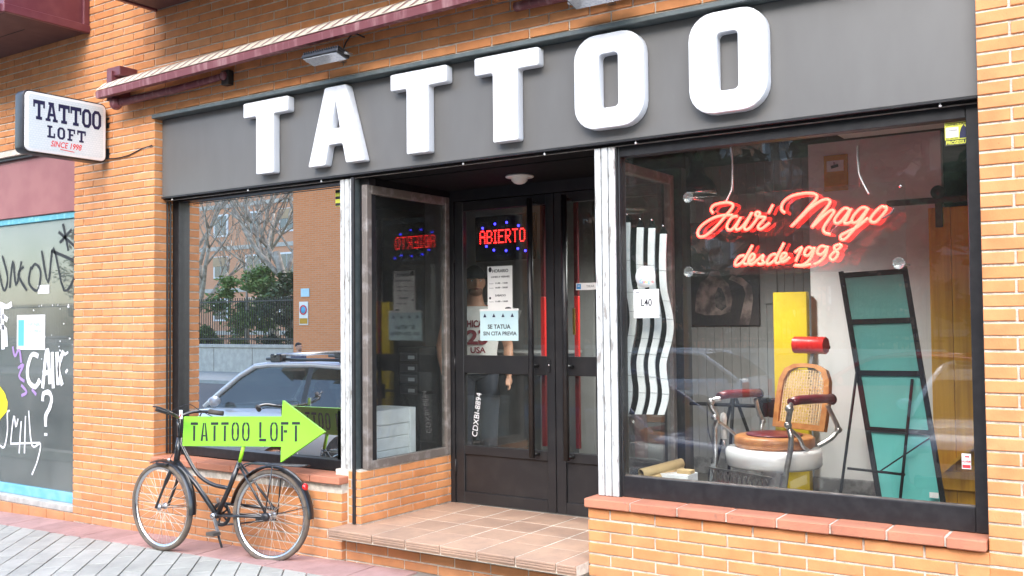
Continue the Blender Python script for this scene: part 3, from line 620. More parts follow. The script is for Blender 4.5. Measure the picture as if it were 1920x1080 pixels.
# head rest
m=MB().bar(lf((.02,.012,.38)),lf((.03,.012,.55)),.026,.014,(0,1,0)); P(m,'headrest_bar','steel')
m=MB(); hc=lf((.03,-.008,.558))
prof=[]
for i in range(9):
    t=i/8; prof.append((-.13+.26*t, .018*math.cos((t-.5)*pi)))
k=8; vs=[];fs=[]
for i in range(9):
    x=-.13+.26*i/8; bow=.020*((i-4)/4)**2
    for j in range(k):
        a=2*pi*j/k; vs.append(hc+V((x,-.036*math.cos(a)-bow,.052*math.sin(a)-(.008 if math.sin(a)<0 else 0))))
for i in range(8):
    for j in range(k): fs.append((i*k+j,i*k+(j+1)%k,(i+1)*k+(j+1)%k,(i+1)*k+j))
m.add(vs,fs,True); m.add(vs[:k],[tuple(range(k))]); m.add(vs[-k:],[tuple(range(k))]); P(m,'headrest','leather_red')
m=MB(); m.bar(lf((-.06,.030,.548)),lf((.12,.030,.548)),.02,.05,(0,1,0)); P(m,'headrest_back','black_metal')
for sx in (-1,1):
    m=MB(); m.tube(smoothline([(.30*sx,-.16,.72),(.33*sx,-.20,.71),(.335*sx,-.215,.67),(.31*sx,-.20,.62),(.305*sx,-.19,.58),(.325*sx,-.195,.53),(.32*sx,-.20,.44),(.305*sx,-.215,.34),(.30*sx,-.24,.20),(.295*sx,-.27,.10)],5),[.017]*46,10); m.ball((.312*sx,-.205,.60),.024,10); m.ball((.335*sx,-.215,.70),.026,10)
    m.tube(smoothline([(.31*sx,-.195,.58),(.30*sx,-.10,.52),(.27*sx,-.03,.455),(.26*sx,.02,.43)],5),.012,8)
    m.tube(smoothline([(.30*sx,.16,.70),(.315*sx,.20,.62),(.315*sx,.235,.55),(.29*sx,.20,.49),(.24*sx,.13,.44)],5),.015,8); m.ball((.316*sx,.24,.545),.023,10)
    P(m,'arm_frame','steel')
    m=MB(); m.tube([(.305*sx,-.17,.735),(.305*sx,-.10,.745),(.305*sx,.05,.745),(.305*sx,.19,.74)],[.030,.036,.036,.034],12,flat=.8); P(m,'arm_pad','leather_maroon')
    m=MB().lathe([(0,-.012),(.03,-.012),(.036,0),(.03,.012),(0,.012)],(.305*sx,.20,.735),16,Matrix.Rotation(pi/2,3,'X')); P(m,'arm_cap','black_metal')
# foot rest: a pierced plate and a red pad
m=MB(); 
for z in (.185,.285): m.bar((-.27,-.30,z),(.27,-.30,z),.012,.012)
for sx in (-1,1): m.bar((.272*sx,-.29,.02),(.30*sx,-.235,.30),.03,.02)
for i in range(12):
    x=-.25+i*.0417; m.bar((x,-.30,.185),(x+.0417,-.30,.285),.008,.008); m.bar((x+.0417,-.30,.185),(x,-.30,.285),.008,.008)
P(m,'footrest_frame','steel'); P(MB().rbox(-.21,.21,-.335,-.31,.06,.205,.006),'footrest_pad','leather_red')
m=MB().tube([(-.34,-.10,.36),(-.34,-.10,.46)],.012,8); P(m,'lever','steel'); P(MB().lathe([(0,.45),(.022,.45),(.018,.50),(.020,.55),(.024,.585),(.018,.615),(0,.625)],(-.34,-.10,0),14),'lever_grip','porcelain')
tp=thing('tripod_stand','black tripod stand with a cross bar behind the barber chair','tripod',(3.50,2.25,FL))
for a_ in (.6,2.7,4.8): MB().tube([(3.50,2.25,1.02),(3.50+.26*math.cos(a_),2.25+.22*math.sin(a_),FL)],.012,8).build('leg','easel_black',tp)
MB().tube([(3.12,2.25,.93),(3.80,2.25,.93)],.013,8).build('cross_bar','easel_black',tp)
for x_ in (3.72,3.80): MB().rbox(x_-.033,x_+.033,2.2,2.28,.86,.99,.006).build('clamp_box','easel_black',tp)
MB().tube(smoothline([(3.30,2.24,.93),(3.31,2.23,.75),(3.36,2.2,.6),(3.34,2.15,.4),(3.45,2.1,FL+.005)],5),.004,6).build('cable','ink',tp)
# ---------------------------------------------------------------- display easel with a turquoise board
ez=thing('display_easel','leaning black-framed turquoise display board with a folding leg','display board',(4.8,1.2,FL))
Yb,Yt=1.12,1.28
def eb(px,py):
    p=at(px,py,1.2); t=(p.z-.55)/1.25; return at(px,py,Yb+(Yt-Yb)*t)
TL,TR,BL,BR=eb(1578,512),eb(1697,503),eb(1655,968),eb(1776,985)
def q4(u,v): a=TL+(TR-TL)*u; b_=BL+(BR-BL)*u; return a+(b_-a)*v
nrm=(TR-TL).cross(BL-TL).normalized(); 
if nrm.y>0: nrm=-nrm
m=MB(); m.add([q4(0,0)-nrm*.006,q4(1,0)-nrm*.006,q4(1,1)-nrm*.006,q4(0,1)-nrm*.006]+[q4(0,0),q4(1,0),q4(1,1),q4(0,1)],[(0,1,2,3),(4,5,6,7),(0,1,5,4),(1,2,6,5),(2,3,7,6),(3,0,4,7)]); m.build('board','teal',ez)
m=MB()
for u in (.0,1.0): m.bar(q4(u,-.005)+nrm*.008,q4(u,1)+nrm*.008,.026,.016,nrm)
m.build('side_rail','easel_black',ez)
for v in (.012,.212,.425,.655,.985): MB().bar(q4(.02,v)+nrm*.008,q4(.98,v)+nrm*.008,.028,.016,nrm).build('cross_bar','easel_black',ez)
m=MB(); m.tube([eb(1608,700)+nrm*.02,at(1572,955,.95)],.008,8); m.tube([eb(1712,712)+nrm*.02,at(1685,965,.95)],.008,8); m.tube([at(1589,878,.98),at(1697,890,.98)],.007,8); m.tube([at(1648,885,.98),eb(1745,820)],.004,6); m.build('folding_leg','easel_black',ez)
tg=MB(); p=at(1752,928,1.10); tg.box(p.x-.022,p.x+.022,1.088,1.091,p.z-.014,p.z+.014); tg.build('price_tag','paper',ez)
# ---------------------------------------------------------------- cardboard tubes on a low white box
bx=thing('white_box','low white box at the foot of the right window','box',(3.80,.45,.60)); p0=at(1215,905,.55)
MB().rbox(3.66,3.93,.46,.60,.60,.708,.003).build('box_body','white_paint',bx)
mat('tube_inside',(.30,.22,.12),.9)
for i,(a,b,lab) in enumerate((((1203,905),(1278,880),'lower cardboard tube lying on the white box'),((1202,888),(1278,868),'upper cardboard tube lying on the lower one'))):
    A=at(*a,.36); B=at(*b,.62); t=thing('cardboard_tube',lab,'tube',A,'cardboard tubes behind the right window')
    d=(B-A).normalized(); q=d.to_track_quat('Z','Y').to_matrix(); L_=(B-A).length
    MB().lathe([(.022,0),(.026,0),(.026,L_),(.022,L_)],A,20,q).build('tube_wall','card',t); MB().lathe([(.0218,.001),(.0218,L_-.001)],A,20,q).build('tube_lining','tube_inside',t)
pb=MB().rbox(3.85,3.93,.50,.56,.708,.728,.002).build('card_piece','card'); tag(pb,'short brown card block on the white box','card')
# ---------------------------------------------------------------- four wavy strips
wv=[(95,0),(230,-4),(360,0),(430,12),(500,24),(570,29),(640,21),(700,8),(760,-2),(830,2),(890,9),(950,6),(1018,-10)]
for i,(x0,yo,lab) in enumerate(((75,0,'leftmost wavy white strip beside the white post'),(139,24,'second wavy white strip, behind the round sticker'),(195,27,'third wavy white strip from the post'),(250,55,'rightmost wavy white strip of the four'))):
    st=thing('wavy_strip',lab,'wavy strip',at(1140+x0/2.57,775,.26),'wavy white strips hanging in the right window')
    ys=[(y+(yo*(1-k/len(wv)) if True else 0),d) for k,(y,d) in enumerate(wv)]
    cl=smoothline([(x0+d*(1.0 if i<3 else 1.15),0,380+y/2.57) for y,d in ys],3)
    for nm,mm,Y,ex,wd in (('strip_front','white_paint',.25,0,32),('strip_black_backing','black_matte',.2585,-26,60)):  # black backing strip, wider than the white front
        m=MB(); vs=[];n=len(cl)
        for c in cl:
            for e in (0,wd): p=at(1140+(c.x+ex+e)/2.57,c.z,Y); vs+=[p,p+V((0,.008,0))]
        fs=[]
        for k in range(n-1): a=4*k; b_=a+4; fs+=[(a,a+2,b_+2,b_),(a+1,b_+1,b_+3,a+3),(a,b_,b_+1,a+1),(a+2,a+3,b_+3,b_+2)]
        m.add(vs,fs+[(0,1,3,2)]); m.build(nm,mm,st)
    for k in range(1,8):
        c=cl[int(k*(len(cl)-1)/8)]; a=at(1140+c.x/2.57,c.z,.249); b_=at(1140+(c.x+34)/2.57,c.z+1,.249); MB().bar(a,b_,.002,.003,(0,1,0)).build('seam','ink_grey',st)
    c=cl[0]; tri=[at(1140+(c.x+e)/2.57,c.z-dy,.256) for e,dy in ((-3,-1),(37,-1),(24,10),(16,19),(8,10))]
    m=MB(); m.add(tri+[p+V((0,.008,0)) for p in tri],[(0,1,2,3,4),(9,8,7,6,5)]+[(k,(k+1)%5,5+(k+1)%5,5+k) for k in range(5)]); m.build('pointed_tip','black_matte',st)
    MB().ball(at(1140+(c.x+15)/2.57,c.z-15,.25),.007,8).build('hook','chrome',st)
# ---------------------------------------------------------------- neon sign on a clear sheet
ns=thing('neon_sign','glowing red neon handwriting on a clear sheet in the right window','neon sign',(4.57,.34,1.75))
def zp(x,y,Y): return at(1280+x/4.571,330+y/4.571,Y)
c=[zp(70,175,.345),zp(1905,60,.345),zp(1915,800,.345),zp(75,862,.345)]
zb=(c[2].z+c[3].z)/2; zt=(c[0].z+c[1].z)/2
MB().rbox(c[0].x,c[1].x,.340,.345,zb,zt,.001).build('clear_sheet','acrylic',ns)
NE=[[(262,320),(243,290),(262,255),(310,237),(380,228),(425,240),(430,264),(405,300),(365,345),(310,410),(250,470),(190,515),(145,520),(128,490),(150,440),(210,390),(290,350),(360,337),(430,335)],
[(470,345),(430,352),(395,390),(378,435),(392,462),(422,458),(468,405),(500,350),(470,410),(455,445),(468,462),(505,440),(550,385),(597,310),(548,400),(528,442),(545,462),(582,440),(622,390),(662,325),(640,310),(623,327),(640,350),(690,352),(706,362),(662,412),(645,440),(665,457),(702,437),(745,400)],
[(735,322),(775,245)],
[(878,315),(853,298),(846,265),(872,215),(940,170),(1040,150),(1110,150),(1150,167),(1140,205),(1090,260),(1010,350),(930,436),(1000,370),(1090,280),(1170,222),(1230,200),(1262,216),(1250,252),(1180,340),(1105,442),(1150,400),(1220,332),(1272,295),(1297,306),(1270,350),(1220,420),(1205,462),(1225,490),(1268,500)],
[(1425,287),(1388,277),(1340,320),(1302,375),(1312,405),(1350,398),(1400,340),(1443,280),(1405,360),(1385,398),(1408,408),(1458,385)],
[(1585,280),(1540,270),(1490,310),(1452,365),(1458,400),(1500,390),(1550,330),(1593,275),(1520,390),(1450,480),(1390,542),(1356,542),(1356,512),(1402,485),(1500,435),(1590,358)],
[(1742,275),(1708,262),(1660,300),(1615,355),(1610,388),(1650,397),(1700,350),(1747,287),(1735,258)],
[(530,682),(490,690),(455,732),(450,765),(485,760),(532,710),(600,592),(545,690),(520,740),(545,757),(578,735),(608,708),(616,680),(596,670),(570,705),(565,745),(595,757),(642,720),(692,680),(682,720),(697,745),(662,757),(643,745)],
[(800,670),(760,680),(725,727),(725,755),(760,745),(802,700),(870,572),(815,680),(795,735),(820,747),(848,720),(882,690),(887,665),(860,665),(840,702),(846,735),(880,730),(918,695)],
[(960,655),(1022,612),(1000,660),(968,735)],
[(1112,628),(1080,612),(1050,640),(1045,675),(1075,682),(1110,645),(1130,612),(1110,680),(1072,735),(1020,765),(955,765),(1030,772),(1100,755)],
[(1228,610),(1190,602),(1160,630),(1155,665),(1190,672),(1226,635),(1243,602),(1222,680),(1182,730),(1125,758)],
[(1335,588),(1300,606),(1308,640),(1332,662),(1312,705),(1282,722),(1262,697),(1290,660),(1342,622),(1362,598),(1338,584)]]
for st in NE: MB().tube(smoothline([tuple(zp(x,y,.300)) for x,y in st],4),.0074,8).build('neon_tube','neon',ns)
MB().tube(smoothline([tuple(zp(x,y,.300)) for x,y in ((1700,357),(1740,350),(1790,312),(1810,275))],4),.0055,8).build('dark_tube_end','neon_off',ns); MB().tube([tuple(zp(x,y,.302)) for x,y in ((1268,492),(1340,410))],.004,6).build('dark_tube_end','neon_off',ns)
for x,y in ((280,300),(250,495),(690,410),(905,230),(1100,178),(1020,675),(1380,628),(1690,300)):
    p=zp(x,y,.30); MB().tube([p,p+V((0,.04,0))],.004,6).build('standoff','suction',ns)
for x,y in ((45,185),(50,822),(1850,748)):
    p=zp(x,y,.17); m=MB().lathe([(.004,.03),(.008,.022),(.016,.012),(.026,.002),(.027,0),(.024,.002),(.012,.008),(0,.010)],p,20,Matrix.Rotation(-pi/2,3,'X')); m.tube([p+V((0,.02,0)),p+V((.01,.172,0))],.006,8); m.build('suction_cup','suction',ns)
p=zp(1868,88,.338); MB().lathe([(0,0),(.008,0),(.008,.006),(0,.006)],p,10,Matrix.Rotation(pi/2,3,'X')).build('screw','chrome',ns)
for pts,nm in (([(410,-260),(425,-120),(425,40),(418,120),(370,220)],'cable'),([(1490,-260),(1500,-120),(1512,-20),(1530,30),(1560,90),(1595,155)],'cable')):
    MB().tube(smoothline([tuple(zp(x,y,.31)) for x,y in pts],4),.0042,6).build(nm,'white_plastic',ns); x,y=pts[0]; MB().tube([tuple(zp(x+20,y,.312)),tuple(zp(x+24,140 if x<1000 else 95,.312))],.0012,4).build('hanging_wire','steel',ns)
# ---------------------------------------------------------------- small papers, stickers
def sheet(name,label,cat,px,Y,m='paper',th=.0012,grp=None):
    (x0,y0),(x1,y1)=px; a=at(x0,y0,Y); b=at(x1,y1,Y); X0,X1=min(a.x,b.x),max(a.x,b.x); Z0,Z1=min(a.z,b.z),max(a.z,b.z)
    t=thing(name,label,cat,((X0+X1)/2,Y,Z0),grp); MB().box(X0,X1,Y,Y+th,Z0,Z1).build('sheet',m,t); return t,X0,X1,Z0,Z1,Y
def line(t,s,u,v,size,m='ink',**k):
    th,X0,X1,Z0,Z1,Y=t; return text('lettering',s,size,MY(X0+(X1-X0)*u,Y-.0008,Z0+(Z1-Z0)*v),m,th,depth=.0004,**k)
t=sheet('security_sticker','yellow alarm sticker in the upper right corner of the right window','sticker',((1771,231),(1819,270)),.1335,'sticker_yellow'); th,X0,X1,Z0,Z1,Y=t
MB().box(X0,X1,Y-.0006,Y-.0001,Z0,Z0+.026).build('bottom_band','ink',th); line(t,'PROSEGUR',.5,.06,.022,'sticker_yellow',bold=.03,wid=(X1-X0)*.92); line(t,'CONECTADA',.5,.86,.016,'ink',bold=.02,wid=(X1-X0)*.95)
MB().box(X0+.004,X0+.055,Y-.0006,Y-.0001,Z0+.036,Z0+.080).build('pale_panel','paper',th); line(t,'ALARMAS',.28,.62,.010,'ink',wid=.045); line(t,'902 202 999',.28,.28,.009,'ink',wid=.05)
MB().prism([(.058,.03),(.092,.03),(.095,.05),(.085,.075),(.075,.088),(.066,.075),(.060,.055)],(X0,Y-.0007,Z0),(1,0,0),(0,0,1),(0,-.0004,0)).build('dark_figure','navy',th)
t=sheet('security_sticker','small yellow alarm sticker at the top right of the mirror window','sticker',((629,356),(640,386)),.1935,'sticker_yellow'); th,X0,X1,Z0,Z1,Y=t
for v in (.02,.42,.80): MB().box(X0,X1,Y-.0006,Y-.0001,Z0+(Z1-Z0)*v,Z0+(Z1-Z0)*(v+.17)).build('dark_band','ink',th)
t=sheet('alarm_sticker','little white and red alarm sticker low on the right window','sticker',((1803,850),(1821,880)),.1335); th,X0,X1,Z0,Z1,Y=t
line(t,'ALARM',.5,.42,.014,'red_print',bold=.02,wid=(X1-X0)*.9); MB().box(X0+.002,X1-.002,Y-.0006,Y-.0001,Z0+.004,Z0+.018).build('red_band','red_print',th); MB().box(X0+.012,X1-.006,Y-.0006,Y-.0001,Z1-.016,Z1-.010).build('red_band','red_print',th)
p=at(1210,519,.1335); t=thing('round_sticker','round white sticker above the square paper on the right window','sticker',(p.x,.1335,p.z-.06))
MB().lathe([(0,0),(.056,0),(.056,.0012),(0,.0012)],(p.x,.1335,p.z),32,Matrix.Rotation(pi/2,3,'X')).build('disc','paper',t)
xx=p.x-.033
for chx,mm in (('G','blue_print'),('o','red_print'),('o','graf_yellow'),('g','blue_print'),('l','leaf_mid'),('e','red_print')):
    text('lettering',chx,.028,MY(xx,.1318,p.z-.032),mm,t,depth=.0003,align='LEFT'); xx+={'G':.0185,'o':.0145,'g':.0145,'l':.006,'e':.014}[chx]
t=sheet('numbered_paper','square white paper marked L40 below the round sticker','paper',((1188,543),(1236,596)),.1335); th,X0,X1,Z0,Z1,Y=t
line(t,'L40',.5,.42,.052,'ink',bold=.015,wid=.062); MB().box(X0+.012,X0+.034,Y-.0006,Y-.0001,Z1-.018,Z1-.011).build('stamp','ink_grey',th); MB().box(X0+.045,X1-.04,Y-.0006,Y-.0001,Z0+.008,Z0+.011).build('stamp','ink_grey',th)
# papers on the left door leaf
t=sheet('hours_paper','white opening-hours paper on the left door leaf','paper',((914,500),(961,582)),DY+.0225)
for s_,v,sz_,wd in (('HORARIO',.86,.030,.13),('LUNES A VIERNES',.74,.017,.15),('11:00 - 14:00',.60,.015,.10),('16:00 - 20:00',.50,.015,.10),('SABADO',.32,.019,.085),('11:00 - 14:00',.19,.015,.10)): line(t,s_,.56 if ':' in s_ else .52,v,sz_,'ink',bold=.02,wid=wd)
for v in (.60,.50,.19): line(t,'horario',.16,v,.011,'ink_grey',wid=.034)
th,X0,X1,Z0,Z1,Y=t
m=MB(); m.ball((X0+.022,Y-.001,Z1-.022),.014,8,(1,.05,1.3)); m.ball((X0+.02,Y-.001,Z0+.085),.009,8,(1,.05,1)); m.ball((X1-.035,Y-.001,Z0+.014),.016,8,(1.6,.05,.6)); o=m.build('ink_blots','ink',th); o['kind']='stuff'
t=sheet('appointment_paper','pale blue paper about tattoos without appointment on the left door leaf','paper',((900,583),(972,639)),DY+.0215,'paper_blue'); th,X0,X1,Z0,Z1,Y=t
line(t,'SE TATUA',.50,.40,.040,'ink',bold=.02,wid=.185); line(t,'SIN CITA PREVIA',.52,.18,.036,'ink',bold=.02,wid=.27)
for u in (.13,.37,.61,.85): MB().prism([(-.013,-.012),(.013,-.012),(0,.014)],(X0+(X1-X0)*u,Y-.0006,Z1-.032),(1,0,0),(0,0,1),(0,-.0004,0)).build('triangle_mark','navy',th)
m=MB(); m.box(X0-.002,X1+.004,Y-.0012,Y-.0006,Z1-.002,Z1+.012); m.build('tape','paper',th)
t=sheet('pull_label','small white door label with a blue square reading TIRAR','sticker',((1080,531),(1119,543)),DY+.0215); th,X0,X1,Z0,Z1,Y=t
MB().box(X0+.004,X0+.036,Y-.0006,Y-.0001,Z0+.006,Z1-.006).build('blue_square','sticker_blue',th); line(t,'TIRAR',.70,.35,.020,'ink_grey',wid=.06); m=MB(); m.bar((X0+.012,Y-.0009,Z0+.026),(X0+.028,Y-.0009,Z0+.026),.004,.0006,(0,1,0)); m.build('arrow_mark','paper',th)
nb=thing('door_lettering','white code lettering running up the lower left door pane','lettering',(2.19,DY+.022,.74)); 
text('code','CDXBI-8894',.062,Matrix.Translation((2.165,DY+.0225,.755))@Matrix.Rotation(rad(8),4,'Y')@Matrix.Rotation(pi/2,4,'X')@Matrix.Rotation(pi/2,4,'Z'),'graf_white',nb,align='LEFT',depth=.0004,wid=.30)
# ---------------------------------------------------------------- LED sign, red posts inside the door
le=thing('led_sign','black LED sign reading ABIERTO in red dots with blue lights','led sign',(2.36,1.05,1.99))
MB().rbox(2.10,2.60,1.062,1.085,1.955,2.265,.006).build('panel','black_matte',le)
FONT={'A':'01110 10001 10001 11111 10001 10001 10001','B':'11110 10001 10001 11110 10001 10001 11110','I':'111 010 010 010 010 010 111','E':'11111 10000 10000 11110 10000 10000 11111','R':'11110 10001 10001 11110 10100 10010 10001','T':'11111 00100 00100 00100 00100 00100 00100','O':'01110 10001 10001 10001 10001 10001 01110'}
x=2.148; st=.0137
for chx in 'ABIERTO':
    rows=FONT[chx].split()
    for i,rw in enumerate(rows):
        for j,bit in enumerate(rw):
            if bit=='1': MB().ball((x+j*.0094,1.06,2.162-i*st),.0046,6).build('red_light','led_red',le)
    x+=(len(rows[0])+1.15)*.0094
for px,py in ((905,428),(928,420),(950,417),(972,423),(985,470),(971,466),(949,470),(926,469),(912,462)):
    MB().ball(at(px,py,1.06),.0085,8).build('blue_light','led_blue',le)
for hx,lab,z0,z1 in ((2.665,'red post behind the left door leaf',.72,1.70),(2.92,'red post behind the right door leaf',.72,1.70)):
    t=thing('red_post',lab,'post',(hx,1.04,z0)); MB().rbox(hx-.015,hx+.015,1.035,1.06,1.25,z1,.003).build('bar','red_bar',t); MB().rbox(hx-.015,hx+.015,1.036,1.059,z0,1.249,.003).build('shaded_lower_bar','leather_maroon',t); MB().rbox(hx-.015,hx+.015,1.036,1.059,z1+.001,2.33,.003).build('upper_bar','leather_maroon',t)  # shade on the lower part of the red post put into its maroon colour
    if hx>2.8: MB().rbox(hx-.025,hx-.004,1.028,1.0345,1.45,1.62,.002).build('brass_plate','brass',t)
rw=MB().rbox(2.53,2.62,2.6,2.7,FL,2.6,.004).build('red_pillar','maroon_dull'); tag(rw,'dull red pillar deep inside behind the door','pillar')
# counter with white drawers seen through the porch side window
dc=thing('drawer_cabinet','white slatted cabinet seen through the porch side window','cabinet',(1.75,.42,.634))
MB().rbox(1.62,1.892,.20,.645,.634,.978,.004).build('carcass','white_paint',dc); MB().rbox(1.892,1.906,.585,.645,.634,.978,.003).build('end_stile','white_paint',dc); MB().rbox(1.892,1.906,.20,.584,.885,.978,.003).build('top_rail','white_paint',dc)
for i in range(3): MB().rbox(1.8925,1.900,.20,.584,.640+i*.082,.718+i*.082,.003).build('slat','white_paint',dc)
ct=thing('counter','dark reception counter with a grey worktop behind the man','counter',(1.55,2.0,FL)); MB().rbox(.9,2.2,1.75,2.3,FL,1.28,.01).build('counter_body','wall_dark',ct)
MB().rbox(.88,2.22,1.72,2.33,1.282,1.31,.006).build('worktop','wall_grey',ct)
for i,(x_,z_,a,lab,mm) in enumerate(((.95,1.62,0,'orange print pinned up inside left of the door','orange_notice'),(1.12,1.62,.05,'grey sketch pinned up inside beside the orange print','wall_grey'),(1.30,1.60,-.1,'white sketch pinned up inside near the man','paper'),(1.52,1.55,.35,'tilted white card pinned up inside near the man','paper'))):
    m=MB().box(-.07,.07,0,.004,-.11,.11); m.xform(Matrix.Translation((x_,2.36,z_))@Matrix.Rotation(a,4,'Y')); o=m.build('pinned_print',mm); tag(o,lab,'print','prints pinned up inside')
pw=MB().box(.6,2.3,2.365,2.40,FL,2.77).build('inner_partition','wall_grey'); tag(pw,'grey inner partition behind the reception counter','partition')
db=thing('drawer_tower','black drawer tower with white labels inside the porch side window','drawers',(1.50,1.15,.985)); MB().rbox(1.40,1.60,1.06,1.30,.3,1.36,.004).build('tower_body','black_matte',db)
for i in range(4): MB().rbox(1.42,1.58,1.052,1.0595,1.02+i*.08,1.08+i*.08,.002).build('drawer_front','black_metal',db); MB().box(1.50,1.56,1.049,1.0515,1.035+i*.08,1.06+i*.08).build('drawer_label','wall_grey',db)
# ---------------------------------------------------------------- people
mat('stubble',(.22,.12,.085),.7,(.30,.17,.12),60)
def person(name,label,loc,rz,s,mats,parts=('cap',),arms=None):
    skin,shirt,trou,hair=mats
    root=thing(name,label,'person',loc,None,rz); root.scale=(s,s,s)
    b=MB()
    tor=[(.92,.165,.115),(1.0,.158,.108),(1.1,.162,.110),(1.2,.178,.118),(1.3,.194,.122),(1.37,.190,.112),(1.42,.150,.085),(1.46,.075,.066),(1.55,.058,.060)]
    def loft(bb,rings,n=20,gx=0):
        vs=[]
        for z,a,c in rings:
            for k in range(n): t=2*pi*k/n; vs.append((a*math.cos(t),c*math.sin(t),z))
        m_=len(rings); bb.add(vs,[(i*n+k,i*n+(k+1)%n,(i+1)*n+(k+1)%n,(i+1)*n+k) for i in range(m_-1) for k in range(n)]+[tuple(range(n))[::-1],tuple(range((m_-1)*n,m_*n))],True)
    loft(b,tor)
    b.ball((0,-.005,1.645),1,16,(.076,.096,.118)); b.tube([(0,.0,1.43),(0,-.005,1.58)],[.066,.058],12); b.ball((0,-.03,1.575),1,12,(.058,.066,.055)); b.ball((0,-.103,1.63),1,8,(.014,.022,.026)); b.ball((0,-.092,1.572),1,8,(.026,.012,.010))
    for sx in (-1,1): b.ball((.078*sx,.005,1.635),1,8,(.012,.022,.034))
    A=arms or {-1:((-.20,0,1.40),(-.27,.03,1.13),(-.25,-.10,.90)),1:((.20,0,1.40),(.27,.03,1.13),(.25,-.10,.90))}
    for sx in (-1,1):
        S,E_,Wr=[V(p) for p in A[sx]]; b.tube([S,S.lerp(E_,.35),E_,E_.lerp(Wr,.3),Wr],[.058,.052,.040,.040,.027],12); b.ball(S,.062,12)
        d=(Wr-E_).normalized(); b.ball(Wr+d*.045,1,10,(.028,.040,.042))
        for f in range(4): o_=V((0,(f-1.5)*.019,0)); b.tube([Wr+d*.06+o_,Wr+d*.10+o_,Wr+d*.128+o_+V((-sx*.012,0,0))],[.010,.0095,.008],8)
        b.tube([Wr+d*.02+V((-sx*.02,-.02,0)),Wr+d*.05+V((-sx*.03,-.045,0)),Wr+d*.085+V((-sx*.03,-.05,0))],[.012,.011,.009],8)
        b.tube([(.09*sx,0,.93),(.095*sx,-.005,.72),(.098*sx,-.01,.50),(.10*sx,.015,.36),(.10*sx,.02,.09)],[.085,.078,.056,.053,.038],12); b.ball((.10*sx,-.05,.045),1,10,(.042,.125,.045))
    me=b.mesh('body'); ob=bpy.data.objects.new('body',me); COL.objects.link(ob); md=ob.modifiers.new('r','REMESH'); md.mode='VOXEL'; md.voxel_size=.010; md.use_smooth_shade=True
    sm=ob.modifiers.new('s','SMOOTH'); sm.iterations=4; sm.factor=.5
    bpy.context.view_layer.update(); me2=bpy.data.meshes.new_from_object(ob.evaluated_get(bpy.context.evaluated_depsgraph_get())); bpy.data.objects.remove(ob)
    me2.name='body'; mesh_obj('body',me2,skin,root)
    g=MB(); loft(g,[(z,a+.013,c+.014) for z,a,c in tor[:6]]+[(1.425,.150,.098),(1.448,.105,.085)],28); sh=g.build('shirt',shirt,root,local=True)
    if shirt=='jersey':
        R_=MB().tube([(.105*math.cos(t),.085*math.sin(t)-.004,1.447-.035*max(0,-math.sin(t))) for t in [2*pi*k/28 for k in range(28)]],.011,8,closed=True); R_.build('neck_trim','jersey_red',root,local=True)
        for sx in (-1,1): MB().tube([(.176*sx+.012*sx*math.cos(t),.066*math.sin(t),1.372+.072*math.cos(t)) for t in [2*pi*k/24 for k in range(24)]],.007,8,closed=True).build('arm_trim','jersey_red',root,local=True)
        def onchest(s_,size,z,wd,bold):
            me=text_mesh(s_,size,Matrix.Translation((0,0,z))@Matrix.Rotation(pi/2,4,'X'),depth=.001,bold=bold,wid=wd)
            for v in me.vertices:
                a,c=.205,.134; v.co.y+=-c*math.sqrt(max(.05,1-(v.co.x/a)**2))-.005
            mesh_obj('print',me,'number_red',root)
        onchest('CHICAGO',.075,1.285,.24,.03); onchest('23',.15,1.155,.17,.04); onchest('USA',.062,1.085,.12,.03)
    else:
        for sx in (-1,1):
            S,E_,Wr=[V(p) for p in A[sx]]; MB().tube([S,S.lerp(E_,.35),E_,E_.lerp(Wr,.3),Wr],[.072,.064,.054,.052,.040],12).build('sleeve',shirt,root,local=True)
    for sx in (-1,1): MB().tube([(.088*sx,0,.98),(.092*sx,0,.88),(.097*sx,-.005,.70),(.10*sx,-.01,.50),(.10*sx,.012,.30),(.10*sx,.02,.09)],[.098,.098,.092,.074,.070,.068],14).build('trouser_leg',trou,root,local=True)
    MB().ball((0,0,.95),1,14,(.175,.128,.10)).build('trouser_seat',trou,root,local=True)
    for sx in (-1,1):
        MB().ball((.030*sx,-.0855,1.648),.010,8,(1.2,1,.62)).build('eye','paper',root,local=True); MB().ball((.030*sx,-.0935,1.648),.0048,6).build('pupil','ink',root,local=True); MB().bar((.014*sx,-.1005,1.664),(.050*sx,-.088,1.667),.008,.009).build('eyebrow','ink',root,local=True)
    MB().ball((0,-.0985,1.583),1,10,(.021,.006,.006)).build('mouth','leather_maroon',root,local=True); MB().ball((0,-.047,1.566),1,14,(.0575,.056,.042)).build('beard_stubble','stubble',root,local=True)
    if 'cap' in parts:
        n=20; m=MB(); vs=[]
        for i in range(7):
            a=pi/2*i/6
            for k in range(n): t=2*pi*k/n; vs.append((.087*math.cos(a)*math.cos(t),.004+.108*math.cos(a)*math.sin(t),1.672+.105*math.sin(a)))
        m.add(vs,[(i*n+k,i*n+(k+1)%n,(i+1)*n+(k+1)%n,(i+1)*n+k) for i in range(6) for k in range(n)],True); cp=m.build('cap',hair,root,local=True)
        m=MB(); pk=[(-.07,.08),(-.075,.13),(-.04,.165),(.04,.165),(.075,.13),(.07,.08)]; m.prism(pk,(0,0,1.655),(1,0,-.0),(0,1,-.22),(0,0,.006)); m.build('cap_peak',hair,root,local=True); MB().tube([(.088*math.cos(t),.004+.109*math.sin(t),1.672) for t in [2*pi*k/24 for k in range(24)]],.008,6,closed=True).build('cap_band',hair,root,local=True)
    else:
        n=18; m=MB(); vs=[]
